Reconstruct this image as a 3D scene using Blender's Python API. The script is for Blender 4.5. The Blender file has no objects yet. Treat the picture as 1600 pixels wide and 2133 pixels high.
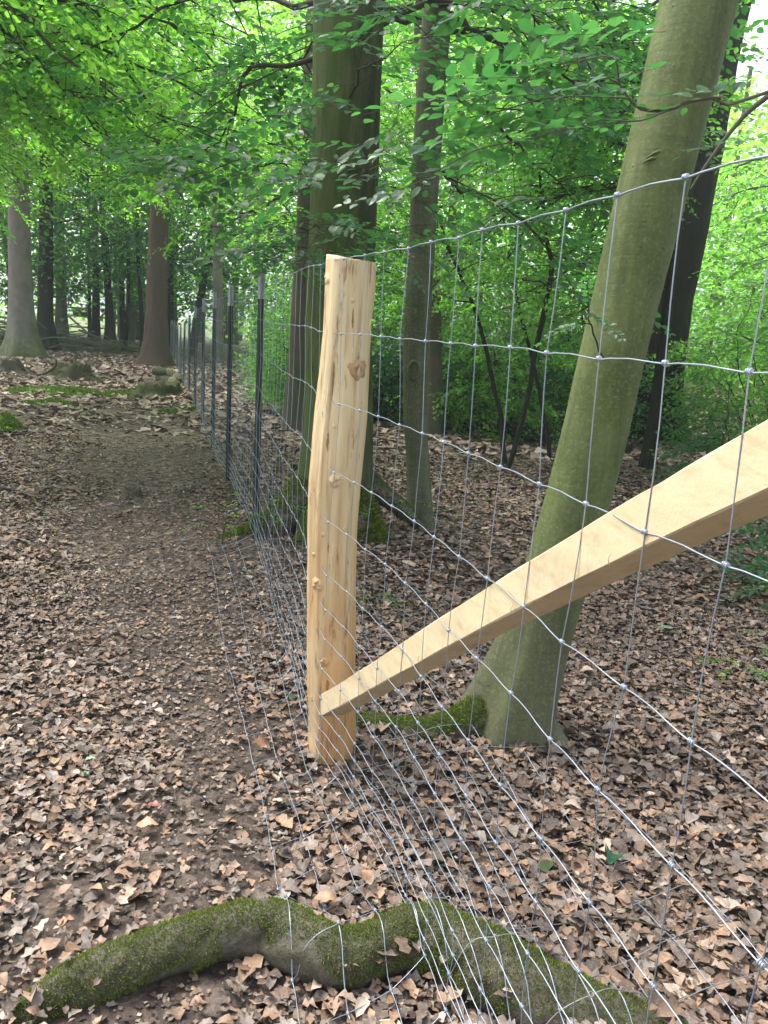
import bpy, math, random
import numpy as np
from mathutils import Vector, Matrix
S = bpy.context.scene
COL = S.collection
R = math.radians

# ---------------------------------------------------------------- camera
PITCH, ROLL, CAMZ = 0.2184, 0.0587, 1.398
cam = bpy.data.objects.new('camera', bpy.data.cameras.new('camera'))
COL.objects.link(cam)
cam.data.sensor_fit = 'VERTICAL'; cam.data.sensor_height = 24.0; cam.data.lens = 24.0*1727/2133
cam.data.clip_start = 0.02; cam.data.clip_end = 1500
_fw = Vector((0, math.cos(PITCH), -math.sin(PITCH))); _rt = Vector((1, 0, 0)); _up = _rt.cross(_fw)
_r = math.cos(ROLL)*_rt + math.sin(ROLL)*_up; _u = -math.sin(ROLL)*_rt + math.cos(ROLL)*_up
cam.matrix_world = Matrix(((_r.x, _u.x, -_fw.x, 0), (_r.y, _u.y, -_fw.y, 0), (_r.z, _u.z, -_fw.z, CAMZ), (0, 0, 0, 1)))
S.camera = cam

# ---------------------------------------------------------------- light
SUN_EL, SUN_AZ = 60, 300          # degrees; azimuth clockwise from +Y
w = bpy.data.worlds.new("World"); S.world = w; w.use_nodes = True
nt = w.node_tree; nt.nodes.clear()
out = nt.nodes.new('ShaderNodeOutputWorld'); bg = nt.nodes.new('ShaderNodeBackground')
sky = nt.nodes.new('ShaderNodeTexSky'); sky.sky_type = 'NISHITA'; sky.sun_disc = False
sky.sun_elevation = R(SUN_EL); sky.sun_rotation = R(SUN_AZ); sky.air_density = 1.0; sky.dust_density = 4.0; sky.ozone_density = 1.0
hs = nt.nodes.new('ShaderNodeHueSaturation'); hs.inputs['Saturation'].default_value = 0.42
nt.links.new(sky.outputs[0], hs.inputs['Color']); nt.links.new(hs.outputs[0], bg.inputs['Color'])
bg.inputs['Strength'].default_value = 0.15
nt.links.new(bg.outputs[0], out.inputs[0])
sun = bpy.data.objects.new('sun', bpy.data.lights.new('sun', 'SUN')); COL.objects.link(sun)
sun.data.energy = 1.5; sun.data.angle = R(22); sun.data.color = (1, .97, .90)
sd = Vector((math.sin(R(SUN_AZ))*math.cos(R(SUN_EL)), math.cos(R(SUN_AZ))*math.cos(R(SUN_EL)), math.sin(R(SUN_EL))))
sun.rotation_euler = sd.to_track_quat('Z', 'Y').to_euler()
S.view_settings.view_transform = 'Standard'; S.view_settings.look = 'None'
S.view_settings.gamma = 1; S.view_settings.exposure = 1.9
S.view_settings.use_curve_mapping = False
S.cycles.max_bounces = 8; S.cycles.transmission_bounces = 4; S.cycles.diffuse_bounces = 4; S.cycles.glossy_bounces = 2
S.cycles.transparent_max_bounces = 4

# ---------------------------------------------------------------- helpers
rng = np.random.default_rng(7)
def tag(o, label=None, cat=None, group=None, kind=None):
    if label: o['label'] = label
    if cat: o['category'] = cat
    if group: o['group'] = group
    if kind: o['kind'] = kind
    return o
def empty(name, loc=(0, 0, 0), label=None, cat=None, group=None):
    o = bpy.data.objects.new(name, None); COL.objects.link(o); o.location = loc
    o.empty_display_size = .1
    return tag(o, label, cat, group)
def link(name, me, parent=None, loc=None):
    o = bpy.data.objects.new(name, me); COL.objects.link(o)
    if loc is not None: o.location = loc
    if parent is not None:
        o.parent = parent
        if loc is None: o.location = (-parent.location.x, -parent.location.y, -parent.location.z) if parent.parent is None else (0, 0, 0)
    return o
class MB:
    """collects vertices and quads / tris as numpy arrays"""
    def __init__(s): s.v = []; s.q = []; s.t = []; s.n = 0
    def add(s, v, q=None, t=None):
        v = np.asarray(v, float).reshape(-1, 3)
        if q is not None and len(q): s.q.append(np.asarray(q, np.int64).reshape(-1, 4)+s.n)
        if t is not None and len(t): s.t.append(np.asarray(t, np.int64).reshape(-1, 3)+s.n)
        s.v.append(v); s.n += len(v)
    def mesh(s, name, mat, smooth=True):
        v = np.concatenate(s.v) if s.v else np.zeros((0, 3))
        q = np.concatenate(s.q) if s.q else np.zeros((0, 4), np.int64)
        t = np.concatenate(s.t) if s.t else np.zeros((0, 3), np.int64)
        me = bpy.data.meshes.new(name)
        me.vertices.add(len(v)); me.vertices.foreach_set('co', v.astype(np.float32).ravel())
        loops = np.concatenate([q.ravel(), t.ravel()]).astype(np.int32)
        me.loops.add(len(loops)); me.loops.foreach_set('vertex_index', loops)
        nq, ntr = len(q), len(t)
        st = np.concatenate([np.arange(nq)*4, nq*4+np.arange(ntr)*3]).astype(np.int32)
        me.polygons.add(nq+ntr); me.polygons.foreach_set('loop_start', st)
        me.polygons.foreach_set('use_smooth', np.full(nq+ntr, smooth))
        me.update(calc_edges=True); me.validate(verbose=False)
        if mat: me.materials.append(mat)
        return me
    def obj(s, name, mat, parent=None, smooth=True, loc=None):
        return link(name, s.mesh(name, mat, smooth), parent, loc)
def hash3(i, j, k, seed=0):
    h = (i*374761393 + j*668265263 + k*2147483647 + seed*1274126177) & 0xffffffff
    h = ((h ^ (h >> 13))*1274126177) & 0xffffffff
    return ((h ^ (h >> 16)) & 0xffff)/65535.0
def vnoise(p, seed=0):
    p = np.asarray(p, float); f = np.floor(p).astype(np.int64); u = p-f; u = u*u*(3-2*u); r = 0
    for a in (0, 1):
        for b in (0, 1):
            for c in (0, 1):
                wgt = (u[..., 0] if a else 1-u[..., 0])*(u[..., 1] if b else 1-u[..., 1])*(u[..., 2] if c else 1-u[..., 2])
                r = r + wgt*hash3(f[..., 0]+a, f[..., 1]+b, f[..., 2]+c, seed)
    return r*2-1
def fbm(p, seed=0, o=3):
    p = np.asarray(p, float); r = 0; a = 1
    for i in range(o): r = r+a*vnoise(p*2**i, seed+i); a *= .5
    return r
def spline(pts, n):
    """Catmull-Rom through rows of pts (any width), n samples"""
    P = np.asarray(pts, float); m = len(P)
    E_ = np.vstack([2*P[0]-P[1], P, 2*P[-1]-P[-2]])
    u = np.linspace(0, m-1-1e-9, n); i = np.floor(u).astype(int); t = (u-i)[:, None]
    a, b, c, d = E_[i], E_[i+1], E_[i+2], E_[i+3]
    return .5*((2*b)+(-a+c)*t+(2*a-5*b+4*c-d)*t*t+(-a+3*b-3*c+d)*t**3)
def frames(P):
    P = np.asarray(P, float); T = np.gradient(P, axis=0); T /= np.linalg.norm(T, axis=1, keepdims=True)+1e-12
    ref = np.array([1., 0, 0]) if abs(T[0][0]) < .9 else np.array([0, 1., 0])
    N = np.empty_like(P); n = ref
    for i in range(len(P)):
        n = n-T[i]*(n@T[i]); n /= np.linalg.norm(n)+1e-12; N[i] = n
    return T, N, np.cross(T, N)
def tube(mb, P, r, sides=6, disp=None, cap=False):
    P = np.asarray(P, float); r = np.broadcast_to(np.asarray(r, float), (len(P),))
    T, N, B = frames(P); th = np.arange(sides)*2*np.pi/sides
    rad = np.repeat(r[:, None], sides, 1)
    if disp is not None: rad = rad*disp(P, th, r)
    V = P[:, None]+rad[..., None]*(np.cos(th)[None, :, None]*N[:, None]+np.sin(th)[None, :, None]*B[:, None])
    n = len(P); i = np.arange(n-1)[:, None]; j = np.arange(sides)[None]; k = (j+1) % sides
    q = np.stack([i*sides+j, i*sides+k, (i+1)*sides+k, (i+1)*sides+j], -1).reshape(-1, 4)
    V = V.reshape(-1, 3); t = []
    if cap:
        V = np.vstack([V, P[0], P[-1]]); a = n*sides
        for jj in range(sides):
            kk = (jj+1) % sides
            t += [(a, kk, jj), (a+1, (n-1)*sides+jj, (n-1)*sides+kk)]
    mb.add(V, q, t)

# ---------------------------------------------------------------- materials
def newmat(name):
    m = bpy.data.materials.new(name); m.use_nodes = True; n = m.node_tree; n.nodes.clear()
    return m, n
class NG:
    def __init__(s, name):
        s.m, s.n = newmat(name); s.L = s.n.links
        s.out = s.n.nodes.new('ShaderNodeOutputMaterial')
    def node(s, t, **kw):
        o = s.n.nodes.new('ShaderNode'+t)
        for k, v in kw.items():
            if k in o.inputs.keys(): s.set(o.inputs[k], v)
            elif hasattr(o, k): setattr(o, k, v)
            else: s.set(o.inputs[k], v)
        return o
    def set(s, inp, v):
        if hasattr(v, 'is_output') or isinstance(v, bpy.types.NodeSocket): s.L.new(v, inp)
        elif isinstance(v, tuple) and len(v) == 3 and inp.type == 'RGBA': inp.default_value = (*v, 1)
        else: inp.default_value = v
    def coord(s, scale=(1, 1, 1)):
        g = s.node('TexCoord'); mp = s.node('Mapping'); s.L.new(g.outputs['Object'], mp.inputs[0])
        mp.inputs['Scale'].default_value = scale
        return mp.outputs[0]
    def noise(s, vec, scale, detail=4, rough=.55, dist=0):
        o = s.node('TexNoise'); s.L.new(vec, o.inputs['Vector'])
        o.inputs['Scale'].default_value = scale; o.inputs['Detail'].default_value = detail
        o.inputs['Roughness'].default_value = rough; o.inputs['Distortion'].default_value = dist
        return o.outputs[0]
    def ramp(s, fac, stops, interp='LINEAR'):
        o = s.node('ValToRGB'); s.L.new(fac, o.inputs[0]); cr = o.color_ramp; cr.interpolation = interp
        while len(cr.elements) < len(stops): cr.elements.new(.5)
        for e, (p, c) in zip(cr.elements, stops):
            e.position = p; e.color = (*c, 1) if isinstance(c, tuple) else (c, c, c, 1)
        return o.outputs[0]
    def mix(s, f, a, b, mode='MIX'):
        o = s.node('Mix', data_type='RGBA', blend_type=mode)
        s.set(o.inputs[0], f); s.set(o.inputs[6], a); s.set(o.inputs[7], b)
        return o.outputs[2]
    def math(s, op, a, b=0., clamp=False):
        o = s.node('Math', operation=op, use_clamp=clamp); s.set(o.inputs[0], a); s.set(o.inputs[1], b)
        return o.outputs[0]
    def bump(s, h, strength=.5, dist=.01, normal=None):
        o = s.node('Bump'); s.L.new(h, o.inputs['Height']); o.inputs['Strength'].default_value = strength
        o.inputs['Distance'].default_value = dist
        if normal: s.L.new(normal, o.inputs['Normal'])
        return o.outputs[0]
    def bsdf(s, col, rough=.8, spec=.3, metal=0., normal=None):
        o = s.node('BsdfPrincipled'); s.set(o.inputs['Base Color'], col); s.set(o.inputs['Roughness'], rough)
        o.inputs['Specular IOR Level'].default_value = spec; s.set(o.inputs['Metallic'], metal)
        if normal: s.L.new(normal, o.inputs['Normal'])
        s.L.new(o.outputs[0], s.out.inputs[0]); return o

def leaf_mat(name, cols, trans, tmix=.5, rough=.42, spec=.45):
    g = NG(name); geo = g.node('NewGeometry')
    f = geo.outputs['Random Per Island']
    n = len(cols)
    col = g.ramp(f, [(i/(n-1), c) for i, c in enumerate(cols)])
    tcol = g.ramp(f, [(0, trans[0]), (1, trans[1])])
    p = g.bsdf(col, rough, spec)
    tr = g.node('BsdfTranslucent'); g.L.new(tcol, tr.inputs[0])
    mx = g.node('MixShader'); mx.inputs[0].default_value = tmix
    g.L.new(p.outputs[0], mx.inputs[1]); g.L.new(tr.outputs[0], mx.inputs[2]); g.L.new(mx.outputs[0], g.out.inputs[0])
    return g.m
M = {}
M['beech_leaf'] = leaf_mat('beech_leaf', [(.040, .12, .025), (.060, .17, .032), (.085, .21, .045)], [(.22, .58, .045), (.44, .86, .11)], .66)
M['dark_leaf'] = leaf_mat('dark_leaf', [(.022, .070, .030), (.035, .09, .038), (.05, .11, .045)], [(.05, .22, .045), (.11, .35, .065)], .42, .40, .45)  # darker foliage, canopy shade is put into the leaf colours
M['shrub_leaf'] = leaf_mat('shrub_leaf', [(.03, .085, .02), (.055, .13, .025), (.08, .16, .03)], [(.13, .42, .04), (.26, .62, .07)], .53)
M['needle'] = leaf_mat('needle', [(.035, .075, .05), (.06, .11, .085)], [(.03, .08, .04), (.05, .12, .06)], .2)

def bark(name, cA, cB, cC, vs=14, zs=.25, bumpd=.01, moss=0.0, fine=60):
    g = NG(name); c = g.coord((1, 1, zs)); c1 = g.coord()
    n1 = g.noise(c, vs, 6, .65, .3); n2 = g.noise(c1, 1.7, 4, .6); n3 = g.noise(c1, fine, 4, .7)
    col = g.mix(n1, cA, cB)
    col = g.mix(g.ramp(n2, [(.42, 0.), (.62, 1.)]), col, cC)
    col = g.mix(g.math('MULTIPLY', n3, .5), col, tuple(x*.45 for x in cA))
    h = g.math('ADD', g.math('MULTIPLY', n1, 1.), g.math('MULTIPLY', n3, .25))
    if moss:
        geo = g.node('NewGeometry'); sp = g.node('SeparateXYZ'); g.L.new(geo.outputs['Position'], sp.inputs[0])
        low = g.ramp(g.math('MULTIPLY_ADD', sp.outputs[2], 1.0), [(0, 1.), (1, 1.)])
        zz = g.node('MapRange'); g.L.new(sp.outputs[2], zz.inputs[0]); zz.inputs[1].default_value = moss; zz.inputs[2].default_value = 0.0
        f = g.math('MULTIPLY', zz.outputs[0], g.ramp(g.noise(c1, 9, 4, .6), [(.35, 0.), (.55, 1.)]))
        col = g.mix(f, col, (.06, .10, .015))
    g.bsdf(col, .85, .2, 0, g.bump(h, .8, bumpd))
    return g.m
def smooth_bark(name, cA, cB, cC, low):
    """beech: smooth skin with algae, faint horizontal wrinkles, greyer near the root"""
    g = NG(name); c1 = g.coord(); cz = g.coord((.6, .6, 9)); cv = g.coord((3, 3, .45))
    n1 = g.noise(cv, 3.2, 4, .6, .4); wr = g.noise(cz, 5, 5, .6, .6); sp = g.noise(c1, 85, 3, .7); bl = g.noise(c1, 4.5, 5, .65)
    col = g.mix(g.ramp(n1, [(.3, 0.), (.7, 1.)]), cA, cB)
    col = g.mix(g.ramp(bl, [(.42, 0.), (.62, .9)]), col, cC)
    geo = g.node('NewGeometry'); s = g.node('SeparateXYZ'); g.L.new(geo.outputs['Position'], s.inputs[0])
    mr = g.node('MapRange'); g.L.new(s.outputs[2], mr.inputs[0]); mr.inputs[1].default_value = low+.35; mr.inputs[2].default_value = low-.35
    f = g.math('MULTIPLY', mr.outputs[0], g.ramp(bl, [(.3, .45), (.6, 1.)]))
    col = g.mix(f, col, (.082, .082, .048))
    col = g.mix(g.ramp(sp, [(.5, 0.), (.72, .55)]), col, (.19, .20, .11))
    col = g.mix(g.ramp(wr, [(.28, .55), (.42, 0.)]), col, tuple(x*.45 for x in cA))
    vo = g.node('TexVoronoi'); g.L.new(c1, vo.inputs['Vector']); vo.inputs['Scale'].default_value = 26
    lent = g.ramp(vo.outputs[0], [(.06, 1.), (.13, 0.)])
    col = g.mix(g.math('MULTIPLY', lent, .5), col, (.06, .06, .035))
    st_ = g.noise(g.coord((1, 1, .12)), 14, 4, .65, .3); col = g.mix(g.ramp(st_, [(.32, .55), (.5, 0.)]), col, tuple(x*.5 for x in cA)); col = g.mix(g.ramp(st_, [(.55, 0.), (.75, .45)]), col, tuple(x*1.35 for x in cB))
    h = g.math('ADD', g.math('MULTIPLY', wr, .5), g.math('MULTIPLY', sp, .35))
    h = g.math('ADD', h, g.math('MULTIPLY', lent, .6))
    g.bsdf(col, .72, .3, 0, g.bump(h, .55, .006))
    return g.m
M['beech_bark'] = smooth_bark('beech_bark', (.070, .095, .026), (.108, .133, .042), (.048, .075, .014), .6)
def mid_bark():
    g = NG('algae_bark'); c = g.coord((1, 1, .18)); c1 = g.coord(); cs = g.coord((1, 1, .5))
    n1 = g.noise(c, 22, 6, .7, .5); n2 = g.noise(cs, 2.6, 4, .6, .5); n3 = g.noise(c1, 70, 4, .7)
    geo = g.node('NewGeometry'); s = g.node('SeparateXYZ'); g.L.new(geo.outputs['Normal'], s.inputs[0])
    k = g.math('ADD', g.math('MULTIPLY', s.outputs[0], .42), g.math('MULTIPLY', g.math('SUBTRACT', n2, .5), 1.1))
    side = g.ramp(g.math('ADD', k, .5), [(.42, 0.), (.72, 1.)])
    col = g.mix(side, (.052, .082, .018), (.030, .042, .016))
    col = g.mix(g.ramp(n1, [(.45, 0.), (.72, .6)]), col, (.135, .13, .07))
    col = g.mix(g.ramp(n1, [(.28, .8), (.38, 0.)]), col, (.018, .016, .01))
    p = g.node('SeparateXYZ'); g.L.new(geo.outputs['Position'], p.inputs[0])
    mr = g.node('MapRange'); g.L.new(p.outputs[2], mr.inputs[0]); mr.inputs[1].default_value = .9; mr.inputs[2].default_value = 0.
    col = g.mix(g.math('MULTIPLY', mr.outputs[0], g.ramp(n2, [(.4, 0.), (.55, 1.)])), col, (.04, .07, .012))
    g.bsdf(col, .85, .2, 0, g.bump(g.math('ADD', n1, g.math('MULTIPLY', n3, .3)), .9, .012)); return g.m
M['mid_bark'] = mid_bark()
M['slim_bark'] = smooth_bark('slim_bark', (.055, .062, .032), (.095, .10, .06), (.04, .06, .018), .2)
M['dark_bark'] = bark('dark_bark', (.013, .013, .008), (.036, .035, .022), (.020, .026, .012), 11, .12, .05)
M['grey_bark'] = bark('grey_bark', (.16, .14, .12), (.27, .25, .215), (.12, .12, .09), 10, .3, .02, 1.0)
M['red_bark'] = bark('red_bark', (.060, .043, .030), (.145, .108, .078), (.10, .076, .054), 13, .2, .045)
M['brown_bark'] = bark('brown_bark', (.08, .065, .045), (.16, .135, .10), (.08, .09, .05), 10, .25, .02)
M['twig'] = bark('twig', (.03, .026, .018), (.06, .052, .036), (.04, .045, .022), 30, 1, .003)
M['light_twig'] = bark('light_twig', (.09, .085, .062), (.15, .14, .10), (.08, .085, .05), 40, 1, .003)

def wood_peeled():
    g = NG('peeled_wood'); c = g.coord((1, 1, .035)); c1 = g.coord(); c2 = g.coord((1, 1, .16))
    a = g.noise(c, 60, 5, .6, .2); b = g.noise(c, 16, 4, .6, .4); st = g.noise(c2, 9, 5, .65, .8); fl = g.noise(c2, 34, 4, .7, .4)
    col = g.mix(g.ramp(b, [(.3, 0.), (.7, 1.)]), (.47, .36, .19), (.56, .46, .28))
    col = g.mix(g.ramp(a, [(.32, .7), (.46, 0.)]), col, (.30, .19, .085))
    geo = g.node('NewGeometry'); s = g.node('SeparateXYZ'); g.L.new(geo.outputs['Position'], s.inputs[0])
    mr = g.node('MapRange'); g.L.new(s.outputs[2], mr.inputs[0]); mr.inputs[1].default_value = 1.2; mr.inputs[2].default_value = .1
    f = g.math('MULTIPLY', mr.outputs[0], g.ramp(st, [(.38, 0.), (.58, .85)]))
    col = g.mix(f, col, (.42, .21, .075))
    col = g.mix(g.ramp(fl, [(.56, 0.), (.66, .9)]), col, (.20, .105, .045))
    col = g.mix(g.ramp(st, [(.58, 0.), (.72, .5)]), col, (.33, .18, .075))
    h = g.math('ADD', g.math('MULTIPLY', a, .6), g.math('MULTIPLY', b, .6))
    g.bsdf(col, .6, .3, 0, g.bump(h, .6, .006)); return g.m
M['peeled'] = wood_peeled()
def wood_sawn():
    g = NG('sawn_wood'); c = g.coord((1, .05, 1)); c1 = g.coord(); cs = g.coord((1, 1, 1))
    a = g.noise(c, 70, 4, .6); b = g.noise(c, 14, 4, .6, .6); sm = g.noise(c1, 7, 5, .7, .3); fu = g.noise(c1, 160, 3, .7)
    col = g.mix(g.ramp(b, [(.3, 0.), (.7, 1.)]), (.45, .365, .225), (.52, .435, .285))
    col = g.mix(g.ramp(a, [(.3, .5), (.5, 0.)]), col, (.38, .26, .13))
    col = g.mix(g.ramp(sm, [(.56, 0.), (.72, .6)]), col, (.27, .22, .16))
    h = g.math('MULTIPLY', fu, .5)
    g.bsdf(col, .7, .25, 0, g.bump(h, .35, .003)); return g.m
M['sawn'] = wood_sawn()
def simple(name, col, rough, metal=0, spec=.5, n=0, c2=None, sc=20):
    g = NG(name); c = g.coord()
    nn = g.noise(c, sc, 4, .6)
    cc = g.mix(nn, col, c2 if c2 else tuple(x*.7 for x in col))
    g.bsdf(cc, rough, spec, metal, g.bump(nn, .3, n) if n else None); return g.m
M['wire'] = simple('galvanised_wire', (.33, .38, .44), .40, .6, .5, 0, (.20, .235, .28), 60)
M['old_wire'] = simple('dull_wire', (.30, .31, .31), .5, .6, .5, 0, (.20, .19, .18), 40)
M['post_green'] = simple('green_black_paint', (.012, .028, .026), .4, 0, .5, 0, (.02, .035, .03), 30)
M['post_zinc'] = simple('post_zinc', (.17, .20, .20), .45, .5, .5, 0, (.5, .53, .54), 30)
M['timber'] = simple('weathered_timber', (.30, .24, .17), .8, 0, .2, 0, (.2, .15, .1), 8)
M['dark_timber'] = simple('dark_timber', (.10, .05, .035), .8, 0, .2, 0, (.06, .03, .02), 8)
M['knotwood'] = simple('knot_wood', (.46, .31, .15), .7, 0, .2, .01, (.22, .13, .055), 60)
M['bast'] = simple('brown_bast', (.30, .17, .075), .8, 0, .2, .004, (.16, .085, .035), 120)
M['cut'] = simple('cut_wood', (.30, .24, .16), .8, 0, .2, .01, (.16, .12, .08), 14)
M['pale_cut'] = simple('pale_cut_wood', (.55, .47, .33), .8, 0, .2, .01, (.4, .33, .22), 14)
M['rot'] = bark('rotten_wood', (.05, .04, .028), (.13, .105, .075), (.07, .085, .03), 18, .4, .02)

def moss_mat(name='moss', green=(.048, .066, .015), dark=(.018, .026, .008), stone=True):
    g = NG(name); c = g.coord()
    n = g.noise(c, 130, 4, .7); b = g.noise(c, 11, 4, .65); fi = g.noise(c, 45, 3, .6)
    col = g.mix(g.ramp(n, [(.3, 0.), (.7, 1.)]), dark, green)
    col = g.mix(g.ramp(fi, [(.45, 0.), (.7, .6)]), col, (.075, .095, .022))
    if stone:
        geo = g.node('NewGeometry'); s = g.node('SeparateXYZ'); g.L.new(geo.outputs['Normal'], s.inputs[0])
        k = g.math('ADD', g.math('MULTIPLY', s.outputs[2], 1.0), g.math('MULTIPLY', g.math('SUBTRACT', b, .5), 1.6))
        f = g.ramp(k, [(.22, 1.), (.50, 0.)])
        rk = g.mix(g.ramp(fi, [(.35, 0.), (.65, 1.)]), (.045, .04, .03), (.16, .15, .115))
        col = g.mix(f, col, rk)
    h = g.math('ADD', n, g.math('MULTIPLY', fi, .8))
    g.bsdf(col, .95, .1, 0, g.bump(h, .9, .008)); return g.m
M['moss'] = moss_mat()
M['moss_soft'] = moss_mat('ground_moss', (.10, .17, .025), (.045, .085, .015), False)
M['moss_tuft'] = leaf_mat('moss_tuft', [(.055, .080, .012), (.12, .155, .024), (.20, .24, .05)], [(.07, .14, .014), (.14, .24, .025)], .25, .8, .1)
M['moss_bright'] = leaf_mat('moss_tuft_bright', [(.05, .09, .014), (.09, .15, .022), (.14, .20, .035)], [(.10, .20, .02), (.18, .32, .04)], .3, .8, .1)
M['grass'] = leaf_mat('grass_blade', [(.05, .12, .02), (.09, .18, .03)], [(.1, .3, .02), (.2, .4, .04)], .4)

def litter_mat(name='dead_leaves', cols=None):
    g = NG(name); geo = g.node('NewGeometry'); f = geo.outputs['Random Per Island']
    col = g.ramp(f, cols or [(0, (.055, .042, .036)), (.10, (.095, .069, .055)), (.25, (.138, .092, .064)), (.38, (.195, .122, .079)),
                     (.50, (.150, .124, .107)), (.62, (.25, .16, .107)), (.73, (.215, .172, .143)), (.82, (.31, .19, .115)), (.89, (.31, .225, .165)), (.94, (.28, .24, .21)), (.975, (.43, .34, .265))], 'CONSTANT')
    c = g.coord(); n = g.noise(c, 55, 4, .65); n2 = g.noise(c, 300, 2, .5)
    col = g.mix(g.ramp(n, [(.3, .6), (.62, 0.)]), col, (.045, .03, .02))
    n3 = g.noise(c, 130, 3, .7); col = g.mix(g.ramp(n3, [(.5, 0.), (.75, .35)]), col, (.36, .28, .21))
    g.bsdf(col, .62, .35, 0, g.bump(g.math('ADD', n, g.math('MULTIPLY', n2, .4)), .5, .003)); return g.m
M['litter'] = litter_mat()
M['litter_pale'] = litter_mat('gap_lit_beech_leaves', [(0, (.14, .09, .07)), (.2, (.24, .16, .125)), (.45, (.33, .235, .19)), (.7, (.42, .31, .26)), (.9, (.52, .42, .37))])  # pinkish beech litter, lightened further so its colour carries light from a canopy gap
def chip_mat():
    g = NG('leaf_crumbs'); geo = g.node('NewGeometry'); f = geo.outputs['Random Per Island']
    col = g.ramp(f, [(0, (.035, .027, .023)), (.3, (.07, .054, .044)), (.55, (.13, .10, .08)), (.8, (.20, .15, .115)), (.95, (.32, .27, .22))], 'CONSTANT')
    g.bsdf(col, .75, .25); return g.m
M['chips'] = chip_mat()

def ground_mat():
    g = NG('forest_floor'); geo = g.node('NewGeometry'); pos = geo.outputs['Position']
    s = g.node('SeparateXYZ'); g.L.new(pos, s.inputs[0])
    # small leaf scraps
    vo = g.node('TexVoronoi'); g.L.new(pos, vo.inputs['Vector']); vo.inputs['Scale'].default_value = 22
    wn = g.node('TexWhiteNoise'); g.L.new(vo.outputs['Color'], wn.inputs[0])
    leaf = g.ramp(wn.outputs[0], [(0, (.05, .036, .029)), (.25, (.10, .072, .056)), (.5, (.16, .118, .095)), (.7, (.22, .165, .135)), (.88, (.30, .235, .195))], 'CONSTANT')
    n = g.noise(pos, 40, 5, .7); nb = g.noise(pos, 1.3, 4, .6)
    soil = g.mix(g.ramp(n, [(.3, 0.), (.7, 1.)]), (.024, .020, .018), (.055, .046, .041))
    vs_ = g.node('TexVoronoi'); g.L.new(pos, vs_.inputs['Vector']); vs_.inputs['Scale'].default_value = 55
    wn2 = g.node('TexWhiteNoise'); g.L.new(vs_.outputs['Color'], wn2.inputs[0])
    scr = g.ramp(wn2.outputs[0], [(0, (.035, .026, .021)), (.3, (.06, .044, .034)), (.6, (.10, .072, .054)), (.85, (.15, .112, .085))], 'CONSTANT')
    soil = g.mix(.55, soil, scr)
    far = g.node('MapRange'); g.L.new(s.outputs[1], far.inputs[0]); far.inputs[1].default_value = 3; far.inputs[2].default_value = 14
    f = g.math('MULTIPLY', g.math('ADD', g.math('MULTIPLY', far.outputs[0], .75), .2), g.ramp(nb, [(.3, .5), (.6, 1.)]))
    col = g.mix(f, soil, leaf)
    # open clearing beyond the wood: pale dry grass
    cl = g.node('MapRange'); g.L.new(s.outputs[1], cl.inputs[0]); cl.inputs[1].default_value = 46; cl.inputs[2].default_value = 52
    col = g.mix(cl.outputs[0], col, (.13, .16, .07))
    h = g.math('ADD', g.math('MULTIPLY', n, .7), g.math('MULTIPLY', vo.outputs[0], .6))
    g.bsdf(col, .9, .2, 0, g.bump(h, .9, .02)); return g.m
M['ground'] = ground_mat()

# ---------------------------------------------------------------- terrain
FO = np.array([-.019, 2.139]); FD = np.array([.27213, -.96226]); FN = np.array([.96226, .27213])   # fence origin, direction to the viewer, right-hand normal
ROOT = np.array([(-.69, 1.375, -.03, .016), (-.635, 1.420, .005, .040), (-.55, 1.490, .025, .052), (-.450, 1.560, .03, .053), (-.356, 1.612, .03, .054), (-.275, 1.640, .035, .058), (-.197, 1.640, .035, .062), (-.114, 1.602, .036, .062), (-.036, 1.578, .034, .060), (.026, 1.595, .034, .058),
                 (.102, 1.645, .035, .062), (.180, 1.650, .03, .070), (.254, 1.612, .03, .078), (.331, 1.546, .025, .082), (.416, 1.493, .02, .080), (.534, 1.440, .015, .072), (.683, 1.386, 0, .06), (.95, 1.31, -.05, .045)])
RS = spline(ROOT, 150)
def root_top(x, y):
    x = np.asarray(x, float); y = np.asarray(y, float)
    d2 = (x[..., None]-RS[:, 0])**2+(y[..., None]-RS[:, 1])**2
    h = RS[:, 2]+np.sqrt(np.clip(RS[:, 3]**2-d2, 0, None)); h = np.where(d2 < RS[:, 3]**2, h, -1)
    return h.max(-1)
MOUNDS = [(-3.95, 14.2, 1.2, .03), (-6.4, 15.2, 1.5, .04), (-4.5, 8.9, .7, .12), (-6.3, 16.6, .9, .03), (-.35, 5.2, .8, .07), (.5, 2.75, .45, .02), (-.13, 2.45, .26, -.045), (-5.2, 12.5, 2.0, .02)]
def gz(x, y):
    x = np.asarray(x, float); y = np.asarray(y, float)
    p = np.stack([x, y, np.zeros_like(x)], -1)
    z = .018*fbm(p*1.3, 3, 2)+.010*fbm(p*5, 9, 2)
    s = (x-FO[0])*-FD[0]+(y-FO[1])*-FD[1]; o = (x-FO[0])*FN[0]+(y-FO[1])*FN[1]
    rise = np.interp(s, [0, 1, 2.8, 5, 8, 12, 16, 20, 30], [0, .02, .08, .07, .06, .05, .03, 0, 0])
    z = z+rise*np.exp(-(o/.5)**2)
    for a, b, r, h in MOUNDS: z = z+h*np.exp(-((x-a)**2+(y-b)**2)/r**2)
    z = z+.35*fbm(p*.05, 21, 2)*np.clip((np.abs(x)+np.abs(y)-60)/60, 0, 1)
    return z
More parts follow.
